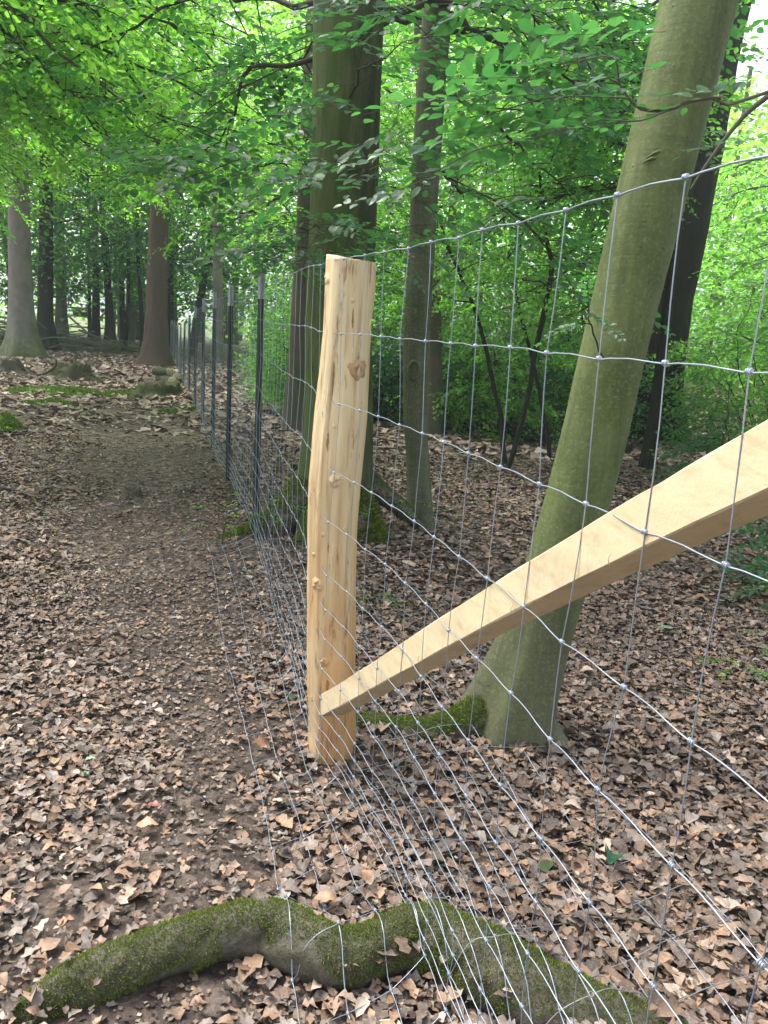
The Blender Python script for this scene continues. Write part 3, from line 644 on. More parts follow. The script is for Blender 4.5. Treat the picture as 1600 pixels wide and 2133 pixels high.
# --- further trunks, traced one by one: name, label, points, bark, top, crown
FAR = [
 ('oak_tree', 'brown barked trunk partly hidden behind the slim grey green trunk', [(.631, 11.4, .0, .14), (.58, 11.4, .7, .11), (.462, 11.4, 1.947, .108), (.264, 11.4, 3.723, .112), (.103, 11.4, 5.38, .115)], 'brown_bark', 12, (4.6, 10, 9, 2.4, SP_MID, 'beech_leaf')),
 ('oak_tree', 'massive dark furrowed trunk right behind the leaning beech', [(3.92, 12.6, -.015, .52), (3.92, 12.6, .4, .46), (3.92, 12.6, .9, .42), (3.93, 12.6, 1.873, .39), (3.98, 12.6, 2.886, .38), (4.09, 12.6, 4.397, .37), (4.20, 12.6, 6.0, .36)], 'dark_bark', 13, (6.6, 12, 8, 3.0, SP_MID, 'beech_leaf')),
 ('beech_tree', 'tall grey trunk with flaring mossy foot at the far left', [(-10.331, 23.5, .0, .56), (-10.335, 23.5, .3, .42), (-10.336, 23.5, .7, .355), (-10.347, 23.5, 1.375, .32), (-10.342, 23.5, 2.904, .295), (-10.303, 23.5, 5.597, .265)], 'grey_bark', 14, (4.2, 13, 10, 4.5, SP_MID, 'beech_leaf')),
 ('oak_tree', 'almost black trunk just right of the tall grey one', [(-11.6, 28, .0, .38), (-11.574, 28.0, .4, .29), (-11.554, 28.0, 1.261, .24), (-11.48, 28.0, 2.639, .219), (-11.406, 28.0, 5.012, .2)], 'dark_bark', 14, (3.6, 13, 9, 4, SP_FAR, 'dark_leaf')),
 ('oak_tree', 'light brown trunk beside the brushwood pile', [(-14.184, 36, -.1, .33), (-14.184, 36.0, .482, .26), (-14.134, 36.0, 2.248, .223), (-14.175, 36.0, 5.133, .199)], 'grey_bark', 14, (3.6, 13, 8, 4, SP_FAR, 'beech_leaf')),
 ('young_tree', 'thin dark stem behind the right end of the brushwood pile', [(-12.973, 36.0, .0, .085), (-12.956, 36.0, 2.315, .071), (-12.939, 36.0, 5.202, .06)], 'dark_bark', 9, (2.6, 8, 6, 2.6, SP_FAR, 'beech_leaf')),
 ('oak_tree', 'short dark trunk between the thin stem and the trunk with the swept foot', [(-12.708, 36.0, 0, .19), (-12.672, 36.0, 2.331, .142), (-12.66, 36.0, 5.217, .119)], 'dark_bark', 12, (3.0, 11, 7, 3, SP_FAR, 'dark_leaf')),
 ('oak_tree', 'dark trunk with a foot sweeping out to the right behind the pile of branches', [(-10.75, 32.0, .0, .27), (-10.769, 32.0, .45, .19), (-10.772, 32.0, 1.38, .145), (-10.854, 32.0, 3.116, .13), (-10.952, 32.0, 4.81, .118)], 'dark_bark', 13, (3.4, 12, 9, 3.6, SP_FAR, 'dark_leaf')),
 ('young_tree', 'thin dark leaning stem standing alone on the leaf floor left of the reddish trunk', [(-9.93, 31.0, .0, .10), (-9.83, 31.0, .5, .078), (-9.768, 31.0, 1.419, .07), (-9.718, 31.0, 2.941, .061), (-9.77, 31.0, 4.75, .051)], 'dark_bark', 8, (2.8, 8, 6, 2.6, SP_FAR, 'dark_leaf')),
 ('oak_tree', 'dark distant trunk in front of the bright clearing', [(-12.199, 38.0, 0, .14), (-12.22, 38.0, 2.449, .12), (-12.24, 38.0, 4.49, .115)], 'dark_bark', 12, (3.2, 11, 6, 3.2, SP_FAR, 'beech_leaf')),
 ('young_tree', 'slender crooked stem close to the left side of the reddish trunk', [(-8.9, 30.0, .0, .11), (-8.976, 30.0, 1.61, .075), (-9.068, 30.0, 3.071, .062), (-9.106, 30.0, 4.661, .05)], 'dark_bark', 9, (3.0, 8.5, 6, 2.6, SP_FAR, 'dark_leaf')),
 ('oak_tree', 'dark trunk between the reddish trunk and the far end of the fence', [(-8.7, 33.0, 0, .17), (-8.734, 33.0, .6, .14), (-8.736, 33.0, 1.696, .125), (-8.758, 33.0, 4.188, .11)], 'dark_bark', 13, (3.0, 12, 8, 3.4, SP_FAR, 'dark_leaf')),
 ('beech_tree', 'pinkish grey trunk seen through the mesh beyond the nearest steel posts', [(-5.44, 26.0, .0, .18), (-5.413, 26.0, 1.574, .147), (-5.471, 26.0, 3.676, .137), (-5.707, 26.0, 7.654, .111)], 'grey_bark', 13, (4.0, 12, 8, 3.6, SP_FAR, 'beech_leaf')),
 ('oak_tree', 'dark slanting trunk behind the row of steel posts', [(-7.15, 30.0, .0, .15), (-7.06, 30.0, .89, .136), (-6.877, 30.0, 2.058, .127), (-6.685, 30.0, 3.044, .117)], 'dark_bark', 9, (3.2, 9, 7, 3, SP_FAR, 'dark_leaf')),
 ('oak_tree', 'dark ivy covered trunk just left of the thick mossy rooted tree', [(-1.24, 11.0, 0, .18), (-1.236, 11.0, .295, .15), (-1.23, 11.0, 1.229, .118), (-1.225, 11.0, 2.13, .105), (-1.217, 11.0, 3.561, .09)], 'brown_bark', 8, (2.3, 7.5, 10, 2.0, SP_MID, 'shrub_leaf')),
 ('young_tree', 'thin stem at the very left edge far behind', [(-15.506, 34.0, .0, .09), (-15.422, 34.0, 2.084, .077)], 'dark_bark', 8, (2.8, 8, 6, 3, SP_FAR, 'beech_leaf')),
]
for k, (nm, lab, pts, mt, top, (c0, c1, n, rad, ss, lm)) in enumerate(FAR):
    e, P = tree(nm, lab, pts, M[mt], top, pts[-1][3]*.45, 40+k, .35 if pts[0][3] < .2 else .6, sides=24 if pts[0][1] > 20 else 40, fh=.5 if pts[0][1] > 20 else .3, rough=.06, freq=4, ridge=.06 if 'dark' in mt or 'brown' in mt else 0)
    cr = Crown(100+k); far = ss is SP_FAR
    ring_crown(cr, P, c0, c1, n+2, rad, 6 if far else 9, 1.7 if far else 1.3, .42 if far else .24, 1.2 if far else .8, .035)
    cr.finish(e, ss, M[lm], M['twig'], tw=None if far else .0015)

# reddish conifer
e, P = tree('fir_tree', 'big reddish brown furrowed conifer trunk standing beside the path', [(-6.663, 23.5, 0, .46), (-6.655, 23.5, .25, .40), (-6.635, 23.5, .545, .335), (-6.606, 23.5, 1.459, .279), (-6.55, 23.5, 3.367, .248), (-6.482, 23.5, 5.448, .204), (-6.443, 23.5, 6.983, .176), (-6.417, 23.5, 8.585, .149)],
    M['red_bark'], 15, .06, 77, .45, sides=48, fh=.4, rough=.07, freq=6, ridge=.12)
cr = Crown(150)
for i in range(26):
    z = 7.2+i*.32; a = i*2.4; b = at_h(P, z); L = 2.4
    cr.bough(b, b+np.array([math.cos(a)*L, math.sin(a)*L, -.7]), .06, .03, 9, .9, .2, .2, .5, 4)
for a in (-.4, -.1, .25): cr.bough(at_h(P, 7.6), at_h(P, 7.6)+np.array([math.cos(a)*2.3, math.sin(a)*2.3-.8, -.5]), .1, .03, 10, 1.0, .14, .2, .6, 4)
cr.finish(e, SP_NEED, M['needle'], M['twig'], tw=.004)

# --- beeches whose trunks stand outside the frame and whose boughs hang into it
def side_beech(x, y, label, targets, seed, mat, ss, z=(3.5, 7), nsec=12, sl=1.25, gap=.16, top=10, rb=.2, r0=.03, arch=.15, ssc=1., bark_='grey_bark', tmat='twig', t0=.2):
    e, P = tree('beech_tree', label, [(x, y, 0, rb*1.3), (x+.02, y, .6, rb), (x, y, 2.5, rb*.85), (x, y, 5, rb*.7)], M[bark_], top, rb*.4, seed, .5, sides=28)
    cr = Crown(seed)
    for i, t in enumerate(targets):
        zb = min(top-.5, max(z[0], t[2]+cr.r.uniform(.2, 1.2)))
        cr.bough(at_h(P, zb), t, arch, r0, nsec, sl, gap, t0)
    cr.finish(e, ss, M[mat], M[tmat])
g0 = np.random.default_rng(5)
def targets(n, xr, yr, zr):
    out = []
    for i in range(n):
        y = g0.uniform(*yr); out.append((g0.uniform(*xr), y, g0.uniform(*zr)))
    return out
side_beech(-5.3, 7.6, 'bright green beech boughs hanging in from the left edge above the path', targets(42, (-4.4, -1.1), (6.4, 10.2), (2.45, 4.7)), 201, 'beech_leaf', SP_BEECH)
side_beech(-8.3, 12.6, 'second layer of bright beech boughs hanging over the mossy stumps', targets(42, (-6.6, -1.6), (10.5, 15), (2.9, 6.6)), 202, 'beech_leaf', SP_BEECH, nsec=13, sl=1.6, gap=.22, ssc=1.25)
side_beech(-12.4, 19, 'bluish green beech boughs drooping across the tall grey trunk', targets(44, (-10.5, -3.8), (16, 22), (4.6, 8.8)), 203, 'shrub_leaf', SP_MID, nsec=12, sl=1.9, gap=.28, ssc=1.4, top=12)
side_beech(-3.4, 4.6, 'nearest beech twigs hanging down at the top left corner', targets(5, (-2.6, -1.2), (4.6, 6.2), (2.9, 3.7)), 204, 'beech_leaf', SP_BEECH, nsec=8, sl=.9, gap=.2, r0=.02)
side_beech(-1.6, 16.5, 'beech behind the fence filling the gap above the steel posts', [(FO[0]+(2.139-y_)*.2828+g0.uniform(1.6, 5.5), y_, g0.uniform(2.4, 8.2)) for y_ in g0.uniform(13.5, 20, 34)], 205, 'beech_leaf', SP_MID, nsec=11, sl=1.7, gap=.26, ssc=1.2, top=12, rb=.14, bark_='brown_bark')
def targets_t(n, tr, yr, zr):
    out = []
    for i in range(n):
        y = g0.uniform(*yr); out.append((g0.uniform(*tr)*y, y, g0.uniform(*zr)))
    return out
side_beech(2.9, 9.2, 'leafy beech with dark forked boughs behind the slim trunk', targets_t(34, (.03, .27), (7.0, 11.5), (1.5, 5.0)), 206, 'shrub_leaf', SP_BEECH, nsec=11, sl=1.1, gap=.2, z=(2, 6), top=8, rb=.06, bark_='dark_bark')
side_beech(6.8, 10.5, 'sunlit beech boughs reaching in from the right edge', targets_t(18, (.42, .60), (8, 12.5), (1.2, 3.6)), 207, 'shrub_leaf', SP_BEECH, nsec=10, sl=1.2, gap=.22, top=9, rb=.15)
side_beech(.9, 15.5, 'bright lime green young beech in the depth right of the post', targets(34, (-1.5, 4.5), (13.5, 18), (1.5, 7.0)), 208, 'beech_leaf', SP_MID, nsec=11, sl=1.6, gap=.26, z=(1.5, 8), top=10, rb=.09, bark_='brown_bark')
side_beech(8.2, 17.5, 'pale green beech far right beyond the massive dark trunk', targets_t(20, (.30, .60), (15, 20), (1.0, 4.2)), 209, 'shrub_leaf', SP_MID, nsec=10, sl=1.7, gap=.3, z=(1.5, 8), top=10, rb=.12)
# near branch with its own bluish leaves crossing in front of the leaning beech
e, P = tree('beech_tree', 'branch with bluish leaves reaching in front of the leaning beech from the right edge', [(2.7, 3.7, 0, .14), (2.68, 3.7, 1.2, .10), (2.6, 3.7, 3, .09)], M['beech_bark'], 6, .05, 210, .4, sides=28)
cr = Crown(210)
for pts in ([(2.6, 3.75, 3.0, .02), (1.9, 3.65, 2.75, .016), (1.429, 3.6, 2.384, .011), (1.313, 3.6, 2.262, .009), (1.219, 3.6, 2.113, .006), (1.17, 3.6, 2.02, .004)],
            [(2.2, 3.7, 2.85, .012), (1.4, 2.7, 2.3, .008), (.861, 2.35, 2.024, .0044), (.81, 2.35, 2.032, .0048), (.73, 2.35, 2.017, .0048), (.683, 2.35, 1.996, .005), (.614, 2.35, 1.992, .0045), (.574, 2.35, 2.017, .004), (.545, 2.35, 2.05, .003), (.519, 2.35, 2.06, .0022)],
            [(.683, 2.35, 1.996, .003), (.58, 2.25, 1.94, .0026), (.473, 2.2, 1.925, .0024), (.393, 2.2, 1.901, .0022), (.301, 2.2, 1.871, .0022), (.184, 2.2, 1.843, .002), (.104, 2.2, 1.799, .0018), (.024, 2.2, 1.75, .0015), (-.047, 2.2, 1.729, .001)],
            [(.545, 2.35, 2.05, .0025), (.497, 2.25, 2.081, .002), (.409, 2.25, 2.065, .002), (.318, 2.25, 2.027, .0017), (.237, 2.25, 1.995, .0015), (.132, 2.25, 1.957, .001)],
            [(.574, 2.35, 2.017, .0025), (.45, 2.25, 1.99, .002), (.33, 2.2, 1.965, .0018), (.22, 2.2, 1.93, .0015), (.10, 2.2, 1.90, .001)]):
    c = spline(pts, 26); tube(cr.tubes, c[:, :3], c[:, 3], 8)
for (x, y, z) in ((.411, 2.2, 2.061), (.341, 2.2, 2.058), (.274, 2.2, 2.033), (.389, 2.2, 1.931), (.218, 2.2, 2.003), (.091, 2.2, 1.975), (.245, 2.2, 1.967), (.175, 2.2, 1.958), (.32, 2.2, 1.916), (.131, 2.2, 1.917), (.181, 2.2, 1.881), (.041, 2.2, 1.857), (.335, 2.2, 2.121), (.508, 2.2, 2.119), (.47, 2.2, 1.99), (.1, 2.15, 1.80), (-.02, 2.2, 1.74), (.25, 2.15, 1.84), (.43, 2.15, 1.90), (.56, 2.3, 2.08), (.62, 2.3, 1.99), (.80, 2.35, 2.06), (.88, 2.4, 1.95)):
    a_ = cr.r.uniform(2.6, 3.7); cr.spray((x+.10, y, z+.01), (math.cos(a_), math.sin(a_), -.10), cr.r.uniform(.55, .8))
cr.finish(e, SP_NEAR, M['dark_leaf'], M['light_twig'])

# crooked dark stems among the leaves
def stem_tree(label, pts, seed, tg, mat='shrub_leaf'):
    e = empty('young_tree', (pts[0][0], pts[0][1], 0), label, 'young tree'); mb = MB()
    c = spline(pts, 50); c[:, :2] += .015*np.stack([vnoise(c[:, :3]*5, seed), vnoise(c[:, :3]*5, seed+1)], 1)
    tube(mb, c[:, :3], c[:, 3], 10); mb.obj('trunk', M['dark_bark'], e)
    cr = Crown(seed)
    for z, t in tg: cr.bough(at_h(c, z), t, .1, .010, 7, .7, .18)
    cr.finish(e, SP_SHRUB, M[mat], M['twig'])
stem_tree('thin black crooked stem bending between the slim trunk and the leaning beech', [(1.25, 8.5, 0, .030), (1.344, 8.5, .533, .027), (1.405, 8.5, .926, .027), (1.441, 8.5, 1.405, .029), (1.461, 8.5, 1.593, .029), (1.51, 8.5, 2.057, .026), (1.436, 8.5, 2.323, .021), (1.3, 8.6, 3.0, .015)], 301, ((2.3, (.5, 8.2, 2.6)), (2.6, (2.3, 8.4, 2.9)), (2.8, (1.2, 7.7, 3.2)), (1.9, (1.0, 7.9, 1.8))))
stem_tree('thin dark stem leaning left behind the slim grey green trunk', [(1.3, 9.0, 0, .030), (1.181, 9.0, .572, .026), (1.034, 9.0, 1.076, .023), (.836, 9.0, 1.614, .02), (.659, 9.0, 1.946, .018), (.4, 9.0, 2.5, .012)], 302, ((1.7, (.1, 8.8, 1.7)), (2.2, (0, 9.2, 2.6)), (2.0, (1.2, 8.4, 2.2))))
stem_tree('pair of thin crossing stems in the undergrowth left of the leaning beech', [(1.9, 9.6, 0, .026), (1.7, 9.6, .8, .022), (1.42, 9.6, 1.6, .019), (1.2, 9.6, 2.3, .014)], 303, ((1.5, (2.3, 9.3, 1.6)), (1.9, (.9, 9.2, 2.2)), (2.1, (1.8, 9.1, 2.6))))

# ---------------------------------------------------------------- shrubs
def shrub(x, y, h, rad, label, seed, n=15, mat='shrub_leaf', ss=SP_SHRUB, gap=.16, ssc=1., cat='shrub', name='shrub', low=.1):
    z0 = float(gz(x, y)); e = empty(name, (x, y, z0), label, cat)
    cr = Crown(seed); r = cr.r
    for i in range(n):
        a = i*2.4+r.uniform(-.3, .3); q = rad*math.sqrt((i+.5)/n)*r.uniform(.8, 1.15); zt = h*(1-.55*(q/rad)**2)*r.uniform(.35, 1.05)
        b = np.array([x+math.cos(a)*.12*rad, y+math.sin(a)*.12*rad, z0-.02])
        cr.bough(b, (x+math.cos(a)*q, y+math.sin(a)*q, z0+zt+low), .14, .012, max(6, int(10*h/2)), .62*rad, gap, .12, .15, 4, ssc)
    cr.finish(e, ss, M[mat], M['twig'])
SH = [(-2.0, 18.8, 2.4, .9, 'low dense shrub beside the path far behind the second steel post', 'dark_leaf'),
 (-1.55, 15.4, 2.9, 1.1, 'dense shrub behind the mesh between the first two steel posts', 'shrub_leaf'),
 (-1.15, 13.5, 2.9, 1.1, 'dark leafy shrub filling the mesh left of the peeled post', 'shrub_leaf'),
 (-.2, 13.2, 2.6, 1.2, 'shrub hidden behind the peeled post and the thick trunk', 'dark_leaf'),
 (.75, 13.0, 2.5, 1.2, 'deep green shrub between the thick trunk and the slim trunk', 'dark_leaf'),
 (1.7, 12.2, 2.7, 1.2, 'bushy undergrowth right of the slim trunk behind the fallen log', 'shrub_leaf'),
 (2.8, 12.4, 2.6, 1.2, 'dark undergrowth directly left of the leaning beech', 'dark_leaf'),
 (.2, 15.3, 3.3, 1.4, 'tall shrub deeper in the wood seen between the thick trunk and the slim trunk', 'shrub_leaf'),
 (2.2, 14.6, 3.2, 1.4, 'tall shrub deeper in the wood behind the crooked black stems', 'shrub_leaf'),
 (2.25, 11.6, 1.1, .9, 'low bush growing behind and over the fallen log', 'shrub_leaf'),
 (1.2, 11.9, 1.0, .8, 'low bush at the left end of the fallen log', 'shrub_leaf'),
 (5.3, 11.4, 2.8, 1.4, 'light green shrub just right of the massive dark trunk', 'shrub_leaf'),
 (3.35, 7.7, 1.15, .75, 'low broad leaved shrub right of the leaning beech above the beam', 'dark_leaf'),
 (4.5, 7.6, 2.2, 1.0, 'leafy shrub at the right edge above the beam', 'shrub_leaf'),
 (2.75, 4.75, .75, .55, 'low green shrub at the right edge under the beam', 'dark_leaf')]
for k, (x, y, h, rad, lab, mt) in enumerate(SH):
    shrub(x, y, h, rad, lab, 400+k, n=int(10+6*rad), mat=mt, gap=.17 if y > 9 else .13, ssc=1.15 if y > 9 else .9)

# ---------------------------------------------------------------- far wood
def far_wood():
    r = np.random.default_rng(60); mb = MB(); tb = MB()
    n = 44000
    az = r.uniform(-.75, .75, n); d = r.uniform(22, 62, n)
    x = np.sin(az)*d; y = np.cos(az)*d
    left = az < -.17
    # open floor on the left under the canopy, dense bushes elsewhere
    zmax = np.where(left, .62*d, np.interp(az, [-.17, .05, .2, .28, .36, .45, .75], [.62, .6, .42, .24, .30, .13, .3])*d)
    zlow = np.where(left, np.where(d > 50, .0, np.where(d > 34, .045*d, 3.2)), 0)
    k = (d > 30) | ~left; x, y, d, zmax, zlow, az = x[k], y[k], d[k], zmax[k], zlow[k], az[k]; n = len(x)
    z = zlow+(zmax-zlow)*r.random(n)
    k = fbm(np.stack([x*.35, y*.35, z*.5], -1), 5, 2) > -.6; x, y, z, d = x[k], y[k], z[k], d[k]; n = len(x)
    c = np.repeat(np.stack([x, y, z], 1), 4, 0)+r.normal(0, .55, (n*4, 3)); m = len(c)
    inst(mb, LEAF4[0], LEAF4[1], rotmats(r.uniform(0, 6.3, m), r.normal(0, .5, m), r.normal(0, .5, m)), c, np.repeat(d, 4)*.0072*r.uniform(.7, 1.4, m))
    tag(mb.obj('distant_woodland', M['beech_leaf'], smooth=False), 'mass of bright distant woodland foliage closing the view', 'woodland', kind='stuff')
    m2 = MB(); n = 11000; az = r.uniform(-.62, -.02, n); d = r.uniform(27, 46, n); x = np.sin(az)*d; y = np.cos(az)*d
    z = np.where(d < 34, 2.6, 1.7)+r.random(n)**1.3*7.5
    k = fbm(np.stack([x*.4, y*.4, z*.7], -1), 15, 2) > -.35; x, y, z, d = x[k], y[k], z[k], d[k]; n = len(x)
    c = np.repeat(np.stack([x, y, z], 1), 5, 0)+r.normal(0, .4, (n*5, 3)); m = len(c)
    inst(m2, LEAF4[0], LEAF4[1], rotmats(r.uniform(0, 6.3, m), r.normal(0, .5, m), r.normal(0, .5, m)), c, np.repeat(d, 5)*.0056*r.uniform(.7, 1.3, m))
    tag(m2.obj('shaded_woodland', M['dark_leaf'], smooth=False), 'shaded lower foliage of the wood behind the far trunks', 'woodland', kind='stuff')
    for i in range(55):
        a = r.uniform(-.7, .7); dd = r.uniform(34, 60)
        if a < -.17 and dd < 40: dd += 12
        X, Y = math.sin(a)*dd, math.cos(a)*dd; l = r.normal(0, .3)
        tube(tb, spline([(X, Y, -.2), (X+l, Y, 5), (X+l*2, Y, 12)], 8), np.linspace(r.uniform(.10, .26), .08, 8), 8)
    tag(tb.obj('distant_trunks', M['brown_bark']), 'many thin far off trunks merging behind the foliage', 'woodland', kind='stuff')
far_wood()

# ---------------------------------------------------------------- mossy root in the foreground
def near_root():
    e = empty('mossy_root', (-.1, 1.62, 0), 'arching moss covered surface root lying across the bottom of the view', 'tree root')
    def disp(P, th, r):
        g = np.stack([P[:, :1]*7+np.cos(th)[None]*.6, P[:, 1:2]*7+np.sin(th)[None]*.6, 0*th[None]+P[:, 2:3]*5], -1)
        g2 = g*4.5
        return 1+.17*fbm(g, 14, 3)+.07*fbm(g2, 15, 2)
    g = NG('root_skin'); co = g.coord(); a = g.noise(co, 60, 5, .7); b_ = g.noise(co, 14, 4, .65); f_ = g.noise(co, 190, 3, .7)
    col = g.mix(g.ramp(b_, [(.35, 0.), (.65, 1.)]), (.052, .045, .034), (.125, .11, .085))
    col = g.mix(g.ramp(a, [(.48, 0.), (.66, .8)]), col, (.040, .050, .018))
    col = g.mix(g.ramp(f_, [(.55, 0.), (.75, .5)]), col, (.19, .18, .13))
    g.bsdf(col, .95, .1, 0, g.bump(g.math('ADD', a, g.math('MULTIPLY', f_, .6)), 1., .008))
    mb = MB(); c = RS; tube(mb, c[:, :3], c[:, 3], 56, disp); mb.obj('wood', g.m, e)
    # tufts
    T, N, B = frames(c[:, :3]); r = np.random.default_rng(9); n = 85000
    i = r.integers(0, len(c)-1, n); f = r.random(n)[:, None]; th = r.uniform(-np.pi, np.pi, n)
    ctr = c[i, :3]*(1-f)+c[i+1, :3]*f; rad = c[i, 3]*(1-f[:, 0])+c[i+1, 3]*f[:, 0]
    # direction around the root with z up preference
    nrm = np.cos(th)[:, None]*N[i]+np.sin(th)[:, None]*B[i]
    patch = fbm(ctr*9+nrm*.6, 33, 3)+.45*fbm(ctr*38+nrm*1.5, 35, 2)
    keep = (nrm[:, 2]+.75*patch > .12); ctr, nrm, rad, i = ctr[keep], nrm[keep], rad[keep], i[keep]
    dd = []
    thk = np.arctan2((nrm*B[i]).sum(1), (nrm*N[i]).sum(1))
    g = np.stack([ctr[:, 0]*7+np.cos(thk)*.6, ctr[:, 1]*7+np.sin(thk)*.6, ctr[:, 2]*5], -1)
    rr_ = rad*(1+.17*fbm(g, 14, 3)+.07*fbm(g*4.5, 15, 2))
    p = ctr+nrm*rr_[:, None]; n = len(p)
    d = nrm+r.normal(0, .55, (n, 3)); d /= np.linalg.norm(d, axis=1, keepdims=True)
    s = np.cross(d, r.normal(0, 1, (n, 3))); s /= np.linalg.norm(s, axis=1, keepdims=True)
    L = r.uniform(.0025, .0075, n)[:, None]; W = .0010
    V = np.stack([p-nrm*.001-s*W, p-nrm*.001+s*W, p+d*L+s*W*.5, p+d*L-s*W*.5], 1).reshape(-1, 3)
    mb = MB(); mb.add(V, (np.arange(n)*4)[:, None]+np.array([[0, 1, 2, 3]]))
    tag(mb.obj('moss', M['moss_tuft'], e, smooth=False), kind='stuff')
near_root()
def tufts(mb, P, N, r, L=(.01, .03), W=.003, spread=.5):
    n = len(P); d = N+r.normal(0, spread, (n, 3)); d /= np.linalg.norm(d, axis=1, keepdims=True)
    s = np.cross(d, r.normal(0, 1, (n, 3))); s /= np.linalg.norm(s, axis=1, keepdims=True); l = r.uniform(*L, n)[:, None]
    V = np.stack([P-s*W, P+s*W, P+d*l+s*W*.3, P+d*l-s*W*.3], 1).reshape(-1, 3)
    mb.add(V, (np.arange(n)*4)[:, None]+np.array([[0, 1, 2, 3]]))

# ---------------------------------------------------------------- stumps and moss patches
def stump(x, y, r, h, label, seed, moss=True, mat='rot'):
    z = float(gz(x, y)); e = empty('tree_stump', (x, y, z), label, 'tree stump'); rg = np.random.default_rng(seed)
    ths = 40; zs = np.array([-.05, 0, .04, .3, .6, .85, 1.0, 1.0, .94, .9]); rs = np.array([1.9, 1.6, 1.35, 1.08, 1., .97, .94, .80, .6, .0])
    th = np.arange(ths)*2*np.pi/ths; V = []
    for a, b in zip(zs, rs):
        f = 1+(.35*np.exp(-a*4))*np.cos(th*5+seed)+.10*vnoise(np.stack([np.cos(th)*3, np.sin(th)*3, 0*th+a*2], 1), seed)
        zz = a*h*(1+.28*vnoise(np.stack([np.cos(th)*2, np.sin(th)*2, 0*th], 1), seed+3)*(a > .2)+.12*rg.normal(0, 1, ths)*(a > .8)*(b > .3))
        V.append(np.stack([x+np.cos(th)*r*b*f, y+np.sin(th)*r*b*f, z+zz], 1))
    V = np.concatenate(V); n = len(zs); i = np.arange(n-1)[:, None]; j = np.arange(ths)[None]; k = (j+1) % ths
    q = np.stack([i*ths+j, i*ths+k, (i+1)*ths+k, (i+1)*ths+j], -1).reshape(-1, 4)
    m1 = MB(); m1.add(V, q); m1.obj('wood', M[mat], e)
    if moss:
        idx = rg.integers(0, ths*7, 5200); P = V[idx]+rg.normal(0, r*.05, (5200, 3)); N = np.stack([P[:, 0]-x, P[:, 1]-y, 0*P[:, 0]+r], 1); N /= np.linalg.norm(N, axis=1, keepdims=True)
        k = (fbm(P*4, seed, 2) > -.15) & (P[:, 2] < z+h*.75); m2 = MB(); tufts(m2, P[k], N[k], rg, (.012, .028), .006)
        tag(m2.obj('moss', M['moss_bright'], e, smooth=False), kind='stuff')
    return e
stump(-3.92, 14.1, .34, .20, 'low moss covered stump on the bright leaf floor close to the fence', 1)
stump(-6.35, 16.6, .36, .24, 'broken old stump with a stick leaning on its left side', 2)
stump(-8.25, 18.1, .26, .22, 'small dark cut stump below the tall grey trunk', 3, False)
stump(-1.95, 6.25, .07, .06, 'tiny dark stub poking out of the leaves on the path', 4, False)
def stick(name, label, pts, r0, cat='stick', mat='twig', r1=None):
    mb = MB(); c = spline(pts, 18); tube(mb, c, np.linspace(r0, r1 or r0*.4, 18), 7, lambda P_, th, r: 1+.2*fbm(P_[:, None]*30+0*th[None, :, None], 3, 2), cap=True)
    return tag(mb.obj(name, M[mat]), label, cat)
stick('stick', 'dark stick sloping up to the broken old stump', [(-7.25, 16.6, .06), (-6.9, 16.45, .10), (-6.62, 16.4, .26), (-6.55, 16.35, .42)], .03)
def moss_patch(x, y, rx, ry, h, label, seed, n=5000, name='moss_patch', big=1.):
    rg = np.random.default_rng(seed); e = empty(name, (x, y, float(gz(x, y))), label, 'moss')
    q, a = np.sqrt(rg.random(n)), rg.uniform(0, 6.283, n); px, py = x+rx*q*np.cos(a), y+ry*q*np.sin(a)
    lump = fbm(np.stack([px*3, py*3, 0*px], 1), seed, 3)
    pz = gz(px, py)+h*np.clip(1-q**2, 0, 1)*(.8+.4*lump); k = (lump+.6-q*.8) > -.1
    P = np.stack([px, py, pz], 1)[k]; N = np.stack([np.cos(a)*q*.5, np.sin(a)*q*.5, 1+0*q], 1)[k]
    m = MB(); tufts(m, P, N, rg, (.02*big, .05*big), .009*big); tag(m.obj('moss', M['moss_bright'], e, smooth=False), kind='stuff')
    u = np.linspace(0, 1, 14); th = np.arange(36)*2*np.pi/36; U, TH = np.meshgrid(u, th, indexing='ij')
    X = x+rx*.9*U*np.cos(TH); Y = y+ry*.9*U*np.sin(TH); Z = gz(X, Y)+h*np.clip(1-U**2, 0, 1)*(.85+.4*fbm(np.stack([X*3, Y*3, 0*X], -1), seed, 3))-.02*(U > .93)
    i = np.arange(13)[:, None]; j = np.arange(36)[None]; kk = (j+1) % 36
    m = MB(); m.add(np.stack([X, Y, Z], -1), np.stack([i*36+j, i*36+kk, (i+1)*36+kk, (i+1)*36+j], -1).reshape(-1, 4)); m.obj('cushion', M['moss_soft'], e)
moss_patch(-5.55, 13.9, 1.0, .75, .05, 'long green moss patch on the leaf floor between the two larger stumps', 11)
moss_patch(-4.95, 12.1, .45, .32, .03, 'small oval moss patch in front of the long one', 12, 2200)
moss_patch(-4.45, 14.0, .55, .5, .04, 'moss spreading out at the left foot of the mossy stump', 13, 3000)
moss_patch(-4.15, 11.4, .16, .12, .05, 'single round moss cushion alone on the brown leaves', 14, 700)
moss_patch(-3.0, 11.9, .45, .3, .02, 'thin faint moss patch near the fence', 15, 1400)
moss_patch(-4.55, 8.9, .55, .55, .30, 'big mossy mound at the left edge', 16, 9000)
